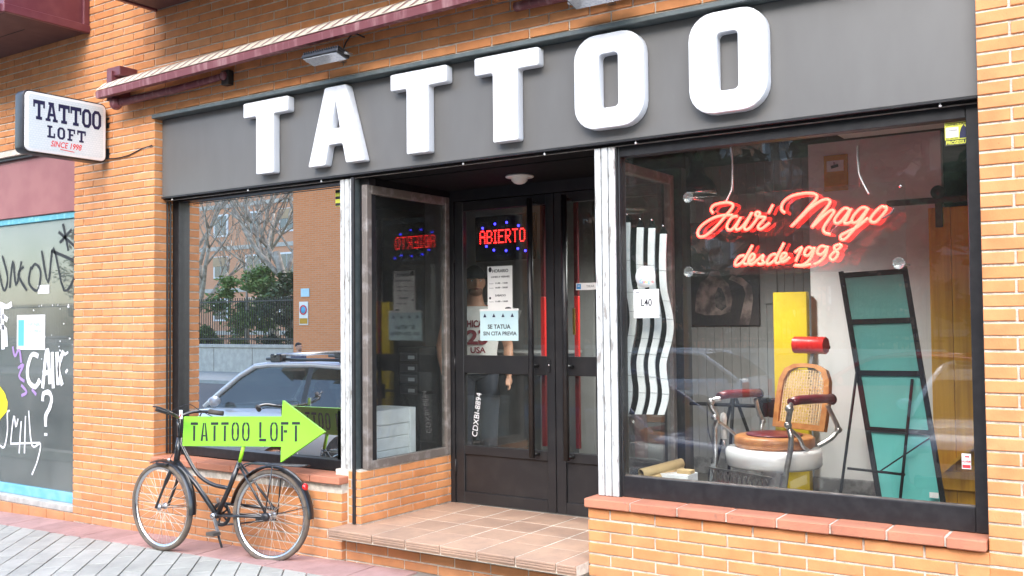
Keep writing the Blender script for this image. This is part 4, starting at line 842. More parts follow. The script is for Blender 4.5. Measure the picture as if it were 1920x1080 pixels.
        for i in range(8):
            a=-.25+(pi/2+.25)*i/7
            for k in range(n): t=2*pi*k/n; y=.018+.104*math.cos(a)*math.sin(t); vs.append((.085*math.cos(a)*math.cos(t),y,1.685+.095*math.sin(a)+(.045 if math.sin(t)<-.2 and i<3 else 0)))
        m.add(vs,[(i*n+k,i*n+(k+1)%n,(i+1)*n+(k+1)%n,(i+1)*n+k) for i in range(7) for k in range(n)],True); m.build('hair',hair,root,local=True)
    return root
person('person','man in a backwards black cap and white basketball vest standing behind the glass door',(1.82,1.44,FL),rad(44),.935,('skin','jersey','jeans','cloth_black'),('cap',))
# ================================================================ on the facade: projecting sign, awning, bays, lamps
ps=thing('projecting_sign','white rounded light box sign TATTOO LOFT projecting from the left pier','sign',(-.6,-.35,2.76))
y0,y1,z0,z1=-.672,-.022,2.762,3.21
M_=Matrix(((0,0,1,0),(1,0,0,0),(0,1,0,0),(0,0,0,1)))
me=shape_mesh([rrect(y0,y1,z0,z1,.045,5)],.046,.006,Matrix.Translation((-.602,0,0))@M_); me.transform(Matrix.Translation(-ORG[ps.name])); mesh_obj('case',me,'black_metal',ps)
me=shape_mesh([rrect(y0+.012,y1-.012,z0+.012,z1-.012,.038,5)],.004,.005,Matrix.Translation((-.548,0,0))@M_); me.transform(Matrix.Translation(-ORG[ps.name])); mesh_obj('face',me,'white_plastic',ps)
def brickface():
    m,t,b,N,L=newmat('sign_print'); tc=N('ShaderNodeTexCoord'); mp=N('ShaderNodeMapping'); mp.inputs['Rotation'].default_value=(0,pi/2,0); mp.inputs['Scale'].default_value=(1,1,1); L(tc.outputs['Object'],mp.inputs[0])
    br=N('ShaderNodeTexBrick'); setc(br.inputs['Color1'],(.66,.72,.74)); setc(br.inputs['Color2'],(.70,.75,.77)); setc(br.inputs['Mortar'],(.56,.63,.66)); br.inputs['Scale'].default_value=22; br.inputs['Row Height'].default_value=.35; br.inputs['Mortar Size'].default_value=.03
    sp=N('ShaderNodeSeparateXYZ'); cb=N('ShaderNodeCombineXYZ'); L(tc.outputs['Object'],sp.inputs[0]); L(sp.outputs['Y'],cb.inputs[0]); L(sp.outputs['Z'],cb.inputs[1]); L(cb.outputs[0],br.inputs['Vector'])
    L(br.outputs['Color'],b.inputs['Base Color']); b.inputs['Roughness'].default_value=.3
brickface()
me=shape_mesh([rrect(y0+.035,y1-.035,z0+.032,z1-.032,.02,4)],.0005,0,Matrix.Translation((-.5375,0,0))@M_); me.transform(Matrix.Translation(-ORG[ps.name])); mesh_obj('printed_panel',me,'sign_print',ps)
SL={'T':(.92,[(0,.80,.92,1),(0,.62,.13,.80),(.79,.62,.92,.80),(.35,.16,.57,.80),(.22,0,.70,.16)]),'O':(.80,None),'L':(.80,[(0,.84,.52,1),(.14,.16,.36,.84),(0,0,.80,.16),(.66,.16,.80,.40)]),'F':(.80,[(0,.84,.80,1),(.66,.62,.80,.84),(.14,.58,.36,.84),(.14,.42,.62,.58),(.14,.16,.36,.42),(0,0,.52,.16)]),'A':(.98,None)}
def slab(s_,size,gap,O,u,v,d,mb,sv=1.0):
    v=V(v)*sv
    x=0
    for chx in s_:
        w_,rc=SL[chx]
        if rc:
            for a,b_,c_,e in rc: mb.prism([(x+a*size,b_*size),(x+c_*size,b_*size),(x+c_*size,e*size),(x+a*size,e*size)],O,u,v,d)
        elif chx=='O':
            o=[(.22,0),(.58,0),(.8,.22),(.8,.78),(.58,1),(.22,1),(0,.78),(0,.22)]; i_=[(.30,.17),(.50,.17),(.57,.27),(.57,.73),(.50,.83),(.30,.83),(.23,.73),(.23,.27)]
            for k in range(8): j=(k+1)%8; mb.prism([(x+p[0]*size,p[1]*size) for p in (o[k],o[j],i_[j],i_[k])],O,u,v,d)
        else:
            for pl_ in ([(.0,0),(.40,0),(.40,.14),(.31,.14),(.345,.28),(.49,.28),(.49,.42),(.39,.42),(.49,.80),(.49,1),(.22,1),(.22,.86),(.30,.86),(.12,.14),(0,.14)],[(.98,0),(.58,0),(.58,.14),(.67,.14),(.635,.28),(.49,.28),(.49,.42),(.59,.42),(.49,.80),(.49,1),(.66,.86+.14),(.66,.86),(.86,.14),(.98,.14)]):
                mb.prism([(x+p[0]*size,p[1]*size) for p in pl_],O,u,v,d)
        x+=(w_+gap)*size
    return x-gap*size
def slabw(s_,gap): return sum(SL[c][0] for c in s_)+gap*(len(s_)-1)
for s_,size,zc,gap,yc,sv in (('TATTOO',.094,3.005,.06,-.340,1.47),('LOFT',.074,2.888,.24,-.35,1.18)):
    wd=slabw(s_,gap)*size
    m=MB(); slab(s_,size,gap,(-.5368,yc-wd/2,zc),(0,1,0),(0,0,1),(.0012,0,0),m,sv); o=m.build('lettering','navy',ps); o['kind']='stuff'
text('lettering','SINCE 1998',.060,MX(-.5366,-.355,2.828),'red_paint',ps,depth=.0006,shear=.25,bold=.01,wid=.24)
MB().bar((-.536,-.40,2.815),(-.536,-.29,2.809),.005,.001,(1,0,0)).build('underline','red_paint',ps)
for z in (2.84,3.075): m=MB().rbox(-.63,-.575,-.024,.004,z-.035,z+.035,.003); m.box(-.66,-.545,.0,.006,z-.04,z+.04); m.build('bracket','black_metal',ps)
MB().tube(smoothline([(-.56,-.012,2.80),(-.45,-.006,2.795),(-.30,-.008,2.80),(-.15,-.006,2.83),(-.02,-.006,2.845)],5),.004,6).build('cable','ink',ps)
# awning
aw=thing('awning','rolled-up awning with worn maroon front bar and cream striped cloth','awning',(2.2,-.1,3.2))
A0,A1=V((-.37,-.2,3.226)),V((4.9,-.2,3.325))
m=MB(); prof=[(-.028,-.030),(.016,-.030),(.028,-.018),(.028,.016),(.012,.028),(-.02,.028),(-.032,.012)]
dx=(A1-A0); vs=[]; m.prism(prof,A0,(0,1,0),(0,0,1),dx); m.build('front_bar','maroon_worn',aw)
m=MB(); c0=A0+V((.1,.115,.075)); m.tube([c0,c0+dx-V((.2,0,0))],.045,14); m.build('cloth_roll','awning_cream',aw)
n=150
def clothp(t,k): 
    q=[(-.028,.030),(-.005,.052),(.03,.085),(.08,.115)][k]; return A0+dx*t+V((0,q[0],q[1]))
m=MB(); vs=[]
for k in range(4): vs+=[clothp(t_,k) for t_ in (0,1)]
m.add([p+V((0,0,.0)) for p in vs],[(0,1,3,2),(2,3,5,4),(4,5,7,6)]); m.add([p-V((0,.003,.004)) for p in vs],[(0,1,3,2),(2,3,5,4),(4,5,7,6)]); m.build('cloth','awning_cream',aw)
for i in range(52):
    t0=(i+.25)/52; t1=t0+.22/52; m=MB(); sh=.010
    m.add([clothp(t0+sh*k/3,k)+V((0,-.002,.0025)) for k in range(4)]+[clothp(t1+sh*k/3,k)+V((0,-.002,.0025)) for k in range(4)],[(k,k+1,k+5,k+4) for k in range(3)]); m.build('stripe','awning_stripe',aw)
m=MB(); m.tube([(-.25,-.12,3.165),(.30,-.075,3.19),(.80,-.055,3.215)],[.028,.026,.022],10); m.ball((-.27,-.13,3.16),.046,12); m.ball((.82,-.05,3.22),.03,10); m.build('folding_arm','maroon_worn',aw)
m=MB(); m.rbox(-.36,-.20,-.15,.0,3.36,3.43,.006); m.rbox(-.33,-.27,-.17,-.01,3.18,3.40,.004); m.build('bracket','maroon',aw); m=MB(); m.rbox(.79,.86,-.05,.004,3.16,3.26,.004); m.build('arm_bracket','black_metal',aw)
m=MB(); m.tube([(3.2,-.055,3.24),(4.6,-.12,3.2)],.026,10); m.build('folding_arm','maroon_worn',aw)
# projecting maroon window bays above
for nm,x0,x1,zb_,lab in (('window_bay',-6,-.83,3.815,'maroon metal window bay over the neighbouring shop'),('window_bay',.035,4.2,3.832,'maroon metal window bay above the awning')):
    t=thing(nm,lab,'window bay',((x0+x1)/2,-.3,zb_),'maroon window bays'); yo=-.66
    MB().rbox(x0,x1,yo,-.001,zb_+.03,6.0,.004).build('box_body','maroon',t); MB().rbox(x0+.02,x1-.02,yo+.02,-.004,zb_-.004,zb_+.034,.003).build('soffit','soffit_brown',t)
    m=MB(); e=.035; m.rbox(x1-.004 if x1<0 else x0-e+.004,x1+e if x1<0 else x0+.004,yo-.02,-.0015,zb_-.012,zb_+.05,.004); m.rbox(x0,x1,yo-e,yo+.004,zb_-.0125,zb_+.05,.004); m.build('edge_trim','maroon',t)
    m=MB(); m.rbox((x1-.0 if x1<0 else x0-.024),(x1+.024 if x1<0 else x0),-.05,-.001,zb_+.052,6,.003); m.build('corner_trim','maroon',t)
    MB().box(x0+.3,x1-.3,-.34,-.335,zb_-.0065,zb_-.003).build('soffit_joint','ink',t)
# flood lamps
def flood(px,py,lab,n):
    c=at(px,py,-.17); t=thing('flood_lamp',lab,'lamp',c,'flood lamps on the brick wall'); w_=.15
    tilt=Matrix.Translation(c)@Matrix.Rotation(rad(-14),4,'X')
    m=MB().rbox(-w_,w_,-.055,.055,-.012,.012,.004).xform(tilt); m.build('housing','black_metal',t); m=MB()
    for i in range(16): m.box(-w_+.008+i*.0187,-w_+.014+i*.0187,-.050,.050,.0125,.030)
    o=m.xform(tilt).build('cooling_fins','black_metal',t); o['kind']='stuff'
    MB().rbox(-w_+.012,w_-.012,-.046,.046,-.018,-.0125,.002).xform(tilt).build('lens','lens',t)
    m=MB(); m.tube([(-.16,0,.0),(-.16,.06,.02),(.16,.06,.02),(.16,0,0)],.008,6); m.bar((0,.055,.02),(0,.175,.05),.04,.006); m.xform(tilt); m.build('yoke','steel',t)
    MB().tube(smoothline([tuple(c+V((.10,.05,.04))),tuple(c+V((.09,.09,.10))),tuple(c+V((.12,.12,.15))),tuple(c+V((.17,.165,.13)))],5),.005,6).build('cable','ink',t)
flood(610,107,'flood lamp under the middle of the awning',0); flood(1118,-6,'flood lamp at the top edge above the second O',1)
# round lamp under the porch soffit
pl=thing('porch_lamp','round cream ceiling lamp under the dark porch soffit','lamp',(2.755,.64,2.40)); MB().lathe([(0,2.446),(.085,2.446),(.09,2.44),(.085,2.434),(.05,2.43)],(2.755,.64,0),28).build('rim','lamp_white',pl); MB().lathe([(.052,2.432),(.05,2.415),(.035,2.40),(.015,2.393),(0,2.392)],(2.755,.64,0),24).build('globe','lamp_white',pl)
# ================================================================ neighbouring shop
nb=thing('neighbour_shop','closed shop window with graffiti, blue frame and dull red panel left of the pier','shop front',(-2.1,.1,.05))
MB().rbox(-3.4,-1.002,.07,.10,2.452,2.96,.004).build('header_panel','maroon_dull',nb); MB().rbox(-3.4,-1.0,.04,.075,2.94,2.964,.003).build('header_trim','black_metal',nb)
MB().rbox(-3.4,-1.003,.085,.13,2.40,2.451,.004).build('top_frame','blue_frame',nb); MB().rbox(-3.4,-1.003,.085,.13,.135,.215,.004).build('bottom_frame','blue_strip',nb)
MB().rbox(-3.4,-1.003,.02,.14,.085,.134,.004).build('threshold','stone_white',nb); MB().box(-3.4,-1.003,.03,.3,-.3,.084).build('plinth','mortar',nb)
MB().box(-3.4,-1.003,.11,.116,.215,2.40).build('glass_pane','glass_dusty',nb); MB().box(-3.4,-1.003,.30,.32,.1,2.5).build('inner_blind','panel_dusty',nb)
for i in range(10):
    z=.0; course_w=.25; a=-3.4+i*.25; MB().rbox(a+.005,a+.245,.022,.06,-.02,.078,.003).build('plinth_brick','brick',nb)
def graf(name,lab,mname,strokes,r,Y=.1085):
    t=thing(name,lab,'graffiti',at(*[strokes[0][0][k] for k in (0,1)],Y))
    for s_ in strokes:
        p=smoothline([tuple(at(x,y,Y)) for x,y in s_],4) if len(s_)>2 else [at(x,y,Y) for x,y in s_]
        vs=[];n=len(p)
        m=MB()
        for k in range(n):
            a=p[max(k-1,0)];b_=p[min(k+1,n-1)]; d=(b_-a).normalized(); q=V((-d.z,0,d.x))*r*(.85+.3*random.random()); vs+=[p[k]-q,p[k]+q]
        for dy in (0,-.0012): m.add([v+V((0,dy,0)) for v in vs],[(2*k,2*k+1,2*k+3,2*k+2) for k in range(n-1)])
        m.build('stroke',mname,t,fix=False)
    return t
graf('graffiti_word','white graffiti word CAIK on the left shop window','graf_white',[[(72,668),(60,665),(52,690),(54,715),(66,725),(75,712)],[(80,728),(86,668),(90,660),(94,720)],[(80,700),(93,698)],[(98,660),(100,728)],[(107,660),(109,722)],[(119,658),(110,690),(117,722)],[(125,660),(126,664)],[(124,694),(126,698)]],.020)
graf('graffiti_mark','white graffiti question mark below the word','graf_white',[[(80,752),(82,738),(92,736),(97,748),(93,765),(86,780),(86,800)],[(86,812),(86,817)]],.019,.1083)
graf('graffiti_scrawl','thin white graffiti scrawl low on the left shop window','graf_white',[[(0,835),(8,838),(14,810),(14,775),(18,770)],[(20,830),(26,780),(30,800),(34,785)],[(36,850),(40,790)],[(46,850),(48,780)],[(54,770),(60,835),(76,832),(70,865),(60,890)],[(20,832),(75,830)]],.008,.1081)
graf('graffiti_tag','black graffiti tag across the upper left shop window','graf_black',[[(-10,470),(0,520),(8,545),(14,520),(4,480)],[(18,540),(24,490),(30,535),(40,490)],[(44,500),(34,515),(50,545)],[(58,500),(54,530),(70,545),(76,510),(66,495),(58,505)],[(78,470),(90,530),(100,465),(120,545),(142,515)],[(118,420),(128,470)],[(112,455),(134,430)],[(110,435),(140,462)],[(96,470),(142,490)]],.011,.1082)
graf('graffiti_tag','purple graffiti scribble beside the white word','graf_purple',[[(24,650),(28,668),(36,655),(40,680)],[(34,690),(44,684),(36,705),(46,715)],[(40,722),(50,735),(40,742)],[(60,730),(68,740)]],.012,.1084)
graf('graffiti_blob','yellow graffiti patch at the left end of the shop window','graf_yellow',[[(-6,730),(6,745),(8,765),(-4,780)],[(-10,745),(4,760)]],.045,.1086)
graf('graffiti_blob','ragged white graffiti patch at the left edge','graf_white',[[(0,570),(12,575),(22,570)],[(2,590),(14,600)],[(0,612),(10,618),(12,650)],[(4,575),(6,655)]],.022,.1087)
rp=MB(); prng=random.Random(4)
for i in range(26):
    x=prng.uniform(60,138); y=prng.uniform(560,690); p=at(x,y,.1088); s_=prng.uniform(.006,.02); a=prng.uniform(0,3); rp.prism([(s_*math.cos(a+k*1.3)*prng.uniform(.3,1),s_*math.sin(a+k*1.3)*prng.uniform(.3,1)) for k in range(4)],p,(1,0,0),(0,0,1),(0,-.001,0))
o=rp.build('torn_paper_scraps','graf_white'); o['kind']='stuff'; o['label']='torn white paper scraps stuck to the left shop window'; o['category']='paper scraps'
t=sheet('rental_notice','pale blue and white rental notice on the left shop window','notice',((32,591),(84,656)),.1075); th,X0,X1,Z0,Z1,Y=t
MB().box(X0+.02,X0+.11,Y-.0006,Y-.0001,Z0+.03,Z1-.04).build('blue_band','blue_print',th); line(t,'DISPONIBLE',.62,.66,.05,'blue_print',wid=.24); line(t,'LOCAL COMERCIAL',.62,.50,.03,'blue_print',wid=.22)
for v in (.34,.2): MB().box(X0+.17,X1-.06,Y-.0006,Y-.0001,Z0+(Z1-Z0)*v,Z0+(Z1-Z0)*v+.012).build('printed_line','paper_blue',th)
t=sheet('small_notice','small white sticker above the rental notice','sticker',((71,535),(92,550)),.1076); line(t,'ALQUILA',.5,.35,.04,'ink_grey',wid=.12)
# ================================================================ the bicycle with its arrow board
PF=V((.525,-.328,.05)); PR=V((1.387,-.164,.05)); RW=.288
bu=(PF-PR); bu.z=0; WB=bu.length; bu=bu.normalized(); bn=V((-bu.y,bu.x,0))      # bn points across the bicycle
if bn.y<0: bn=-bn
lean=rad(3.5); bv=(V((0,0,1))*math.cos(lean)+bn*math.sin(lean)); bs=bu.cross(bv).normalized()
if bs.y>0: bs=-bs                                             # bs: towards the street
def onb(px,py,off=0):
    d=ray(px,py); n=bs; o_=PR+bs*off; return CP+d*((o_-CP).dot(n)/d.dot(n))
bike=thing('bicycle','black city bicycle with a step-through frame leaning below the left window','bicycle',(PR+PF)/2)
def wheel(c,axu,axn,R,nm):
    ax=Matrix((axu,V((0,0,1)) if nm else bv,axn)).transposed()
    w_=MB(); w_.lathe([(R-.028,-.013),(R-.022,-.018),(R-.010,-.0195),(R-.002,-.013),(R,0),(R-.002,.013),(R-.010,.0195),(R-.022,.018),(R-.028,.013)],c,48,ax); o=w_.build('wheel','tyre_tan',bike)
    MB().lathe([(R-.030,-.012),(R-.026,-.013),(R-.026,.013),(R-.030,.012),(R-.044,.007),(R-.044,-.007),(R-.030,-.012)],c,48,ax).build('rim','chrome',o)
    m=MB()
    for i in range(32):
        a=2*pi*i/32; s_=1 if i%2 else -1; b_=a+(.55 if (i//2)%2 else -.55)
        m.tube([c+ax@V((.020*math.cos(b_),.020*math.sin(b_),.024*s_)),c+ax@V(((R-.044)*math.cos(a),(R-.044)*math.sin(a),0))],.0011,4)
    sp_=m.build('spokes','spoke',o); sp_['kind']='stuff'
    MB().lathe([(0,-.045),(.009,-.045),(.009,-.03),(.022,-.028),(.022,-.022),(.013,-.02),(.013,.02),(.022,.022),(.022,.028),(.009,.03),(.009,.045),(0,.045)],c,16,ax).build('hub','steel',o)
    return o
cf=PF+bv*RW; cr=PR+bv*RW
st=rad(-8); fu=(Matrix.Rotation(st,3,'Z')@bu); fn=fu.cross(V((0,0,1))).normalized()
wheel(cf,fu,fn,RW,1); wheel(cr,bu,bs,RW,0)
Hh=onb(336,826); Hl=onb(331,866); BB=onb(407,966); ST=onb(449,866); SM=onb(430,915)
m=MB(); m.tube([Hh+(Hh-Hl)*.15,Hl-(Hh-Hl)*.15],.020,12); m.tube([Hl+(Hh-Hl)*.05,onb(368,908),BB],.017,12); m.tube(smoothline([tuple(Hh),tuple(onb(352,858)),tuple(onb(372,890)),tuple(onb(398,908)),tuple(onb(428,915))],5),.013,10); m.tube([BB,SM,ST],.016,12); m.lathe([(0,-.036),(.022,-.036),(.022,.036),(0,.036)],BB,16,Matrix((bu,bv,bs)).transposed())
for s_ in (-1,1): m.tube([ST-bv*.01+bs*.01*s_,cr+bs*.055*s_+bv*.02],.008,8); m.tube([BB+bs*.022*s_,cr+bs*.058*s_],.009,8)
m.build('frame','bike_black',bike)
m=MB()
for s_ in (-1,1): m.tube(smoothline([tuple(Hl-(Hh-Hl)*.15+fn*.0*s_),tuple(Hl-(Hh-Hl)*.35+fn*.035*s_),tuple((Hl*.5+cf*.5)+fn*.048*s_-fu*.012),tuple(cf+fn*.050*s_)],5),[.014]*10+[.009]*6,10)
m.build('fork','bike_black',bike)
def fender(c,u,n,a0,a1,R,nm):
    m=MB(); vs=[];k=26; cs=[(-.030,-.010),(-.018,.0),(0,.004),(.018,0),(.030,-.010)]
    for i in range(k+1):
        a=rad(a0+(a1-a0)*i/k); d=u*math.cos(a)+bv*math.sin(a)
        for w_,h_ in cs: vs.append(c+d*(R+h_)+n*w_)
    f=[(i*5+j,i*5+j+1,(i+1)*5+j+1,(i+1)*5+j) for i in range(k) for j in range(4)]
    m.add(vs,f,True); m.add([c+(v-c)*.992 for v in vs],f,True); return m.build(nm,'bike_black',bike)
fender(cf,fu,fn,68,185,RW+.020,'front_mudguard'); fender(cr,bu,bs,10,180,RW+.022,'rear_mudguard')
m=MB()
for s_ in (-1,1):
    MB().tube([cf+fn*.05*s_,cf-fu*(RW+.015)+bv*.03+fn*.03*s_],.0022,5).build('mudguard_stay','bike_black',bike); a=rad(165); MB().tube([cr+bs*.06*s_,cr+bu*(RW+.018)*math.cos(a)+bv*(RW+.018)*math.sin(a)+bs*.03*s_],.0022,5).build('mudguard_stay','bike_black',bike)
# rear rack
ra,rb=onb(470,868),onb(572,874); m=MB()
for s_ in (-1,-.33,.33,1): m.tube([ra+bs*.05*s_,rb+bs*.05*s_],.0045,6)
for t in (0,.3,.6,1): q=ra.lerp(rb,t); m.tube([q-bs*.05,q+bs*.05],.0045,6)
for s_ in (-1,1): m.tube([ra.lerp(rb,.5)+bs*.05*s_,cr+bs*.066*s_],.0045,6); m.tube([ra+bs*.05*s_,ST-bv*.04+bs*.02*s_],.004,6)
m.build('rear_rack','bike_black',bike)
p=onb(572,914); MB().ball(p,.026,10,(.7,.9,1)).build('rear_light','tail_red',bike)
# drive: crank set, chain guard, rear gear box
axm=Matrix((bu,bv,bs)).transposed(); m=MB().lathe([(.055,-.004),(.075,-.004),(.078,0),(.075,.004),(.055,.004),(.055,-.004)],BB-bs*.04,28,axm)
for i in range(5): a=2*pi*i/5; m.bar(BB-bs*.04,BB-bs*.04+(bu*math.cos(a)+bv*math.sin(a))*.066,.012,.004,bs)
m.build('chain_ring','black_metal',bike); m=MB(); m.tube([BB-bs*.05+bv*.07,cr-bs*.05+bv*.038],.011,8); m.tube([BB-bs*.05-bv*.07,cr-bs*.05-bv*.03],.006,8); m.build('chain_guard','bike_black',bike)
MB().bar(BB+bs*.035,BB+bs*.05-bv*.10-bu*.055,.016,.012).build('crank','steel',bike); MB().bar(BB-bs*.05,BB-bs*.055+bv*.1+bu*.05,.016,.012).build('crank','steel',bike)
m=MB(); q=BB+bs*.05-bv*.10-bu*.055; m.box(-.035,.035,-.03,.03,-.010,.010); m.xform(Matrix.Translation(q+bs*.045)); m.build('pedal','rubber',bike); MB().lathe([(0,0),(.019,0),(.019,.012),(.008,.016),(0,.016)],BB+bs*.036,16,axm).build('crank_cap','chrome',bike)
m=MB().ball(cr+bs*.055,.028,12,(1.2,.8,1)); m.bar(cr+bs*.055-bv*.01,cr+bs*.055+bu*.07-bv*.02,.016,.016); m.build('gear_box','black_metal',bike); m=MB(); m.tube([BB+bs*.02-bv*.05,BB-bv*.19+bu*-.09+bs*.05],.008,6); m.build('kick_stand','bike_black',bike)
# handlebar
hs=Hh+(Hh-Hl)*.15; ht=onb(335,782); hb=onb(342,783)
m=MB(); m.tube([hs,ht],.013,10); m.tube(smoothline([tuple(onb(296,767,.27)),tuple(onb(318,774,.23)),tuple(onb(334,782,.13)),tuple(ht),tuple(ht-bs*.13+bv*.03),tuple(ht-bs*.235-bu*.05+bv*.03),tuple(ht-bs*.27-bu*.13+bv*.02)],5),.011,10); m.build('handlebar','bike_black',bike)
for A_,B_ in ((onb(293,766,.27),onb(318,774,.23)),(ht-bs*.235-bu*.05+bv*.03,ht-bs*.275-bu*.14+bv*.02)): MB().tube([A_,B_],.0165,10).build('grip','rubber',bike)
m=MB(); m.tube(smoothline([tuple(onb(318,772,.24)),tuple(onb(300,764,.28)),tuple(onb(286,762,.31))],4),.005,6); m.build('brake_lever','black_metal',bike)
m=MB(); m.tube(smoothline([tuple(onb(320,772,.2)),tuple(onb(352,758,.2)),tuple(onb(372,768,.1)),tuple(onb(392,778,.05)),tuple(onb(400,782,0))],5),.0025,5); m.tube(smoothline([tuple(onb(322,778,.2)),tuple(onb(338,800,.1)),tuple(onb(330,838,.06)),tuple(onb(318,862,.05))],5),.0025,5); m.tube(smoothline([tuple(ht-bs*.2),tuple(onb(380,770,0)),tuple(onb(366,800,.0)),tuple(Hl)],5),.0025,5); m.build('cables','ink',bike)
m=MB(); p=onb(340,777,.14); m.box(p.x-.014,p.x+.014,p.y-.006,p.y,p.z-.028,p.z+.028); m.build('paper_tag','paper',bike); m=MB(); m.bar(p+V((-.01,-.008,-.02)),p+V((.01,-.008,.005)),.006,.002,(0,1,0)); m.build('tag_print','red_print',bike)
p=onb(303,870,.05); MB().rbox(p.x-.05,p.x+.06,p.y-.012,p.y+.012,p.z-.006,p.z+.006,.002).build('front_brake_arm','black_metal',bike); p=onb(317,862,.06); MB().ball(p,.012,8).build('front_lamp_bolt','chrome',bike)
# arrow board
ar=thing('arrow_board','lime green arrow board cut out with TATTOO LOFT fixed on the bicycle','sign',onb(450,866,.02))
OF=.025
pts=[onb(344.7,781,OF),onb(528,781,OF),onb(530,751,OF),onb(608,810,OF),onb(526,867,OF),onb(527,837.5,OF),onb(342,836,OF)]
o0=pts[6]; U_=(pts[5]-pts[6]).normalized(); W_=U_.cross(bs); W_=W_ if W_.z>0 else -W_; W_.normalize(); L2=[((p-o0).dot(U_),(p-o0).dot(W_)) for p in pts]
NS=U_.cross(W_).normalized(); NS=NS if NS.y<0 else -NS
MB().prism(L2,o0,U_,W_,-NS*.022).build('arrow_panel','lime',ar)
bw_=(pts[5]-pts[6]).length; bh=(pts[0]-pts[6]).length
def sten(s_,x0,x1,m,zb,zt):
    n=len(s_); x=x0; cw=(x1-x0)/(sum(.62 if c==' ' else 1 for c in s_)); th=cw*.20; g=.005
    for c in s_:
        w_=cw*.72; h=zt-zb
        def R_(a,b_,c_,d): m.prism([(a,b_),(c_,b_),(c_,d),(a,d)],o0+NS*.0012,U_,W_,-NS*.0244)
        if c==' ': x+=cw*.62; continue
        if c=='T': R_(x,zt-th,x+w_,zt); R_(x+w_/2-th/2,zb,x+w_/2+th/2,zt-th-g)
        elif c=='A':
            m.prism([(x,zb),(x+th,zb),(x+w_*.5-g*.3,zt-.004),(x+w_*.5-g*.3-th*.6,zt-.004)],o0+NS*.0012,U_,W_,-NS*.0244); m.prism([(x+w_-th,zb),(x+w_,zb),(x+w_*.5+g*.3+th*.6,zt-.004),(x+w_*.5+g*.3,zt-.004)],o0+NS*.0012,U_,W_,-NS*.0244); R_(x+w_*.36,zb+h*.24,x+w_*.64,zb+h*.24+th*.6)
        elif c=='O':
            for sx in (0,1):
                k=lambda a: x+w_/2+(a if sx else -a)
                ol=[(g/2,zt),(w_*.30,zt-.004),(w_*.46,zt-h*.18),(w_*.5,zt-h*.4),(w_*.5,zb+h*.4),(w_*.46,zb+h*.18),(w_*.30,zb+.004),(g/2,zb)]; il=[(g/2,zb+th*.8),(w_*.18,zb+th),(w_*.28,zb+h*.26),(w_*.5-th,zb+h*.42),(w_*.5-th,zt-h*.42),(w_*.28,zt-h*.26),(w_*.18,zt-th),(g/2,zt-th*.8)]
                il=il[::-1]
                for q in range(7): m.prism([(k(ol[q][0]),ol[q][1]),(k(ol[q+1][0]),ol[q+1][1]),(k(il[q+1][0]),il[q+1][1]),(k(il[q][0]),il[q][1])],o0+NS*.0012,U_,W_,-NS*.0244)
        elif c=='L': R_(x,zb+th+g,x+th,zt); R_(x,zb,x+w_*.9,zb+th)
        elif c=='F': R_(x,zb,x+th,zt-th-g); R_(x,zt-th,x+w_*.95,zt); R_(x+th+g,zb+h*.45,x+w_*.8,zb+h*.45+th)
        x+=cw
m=MB(); sten('TATTOO LOFT',bw_*.085,bw_*1.21,m,bh*.17,bh*.80); o=m.build('cut_lettering','ink',ar); o['kind']='stuff'
MB().tube([onb(457,836,.01),onb(449,868,.0)],.012,10).build('stem','lime_edge',ar)

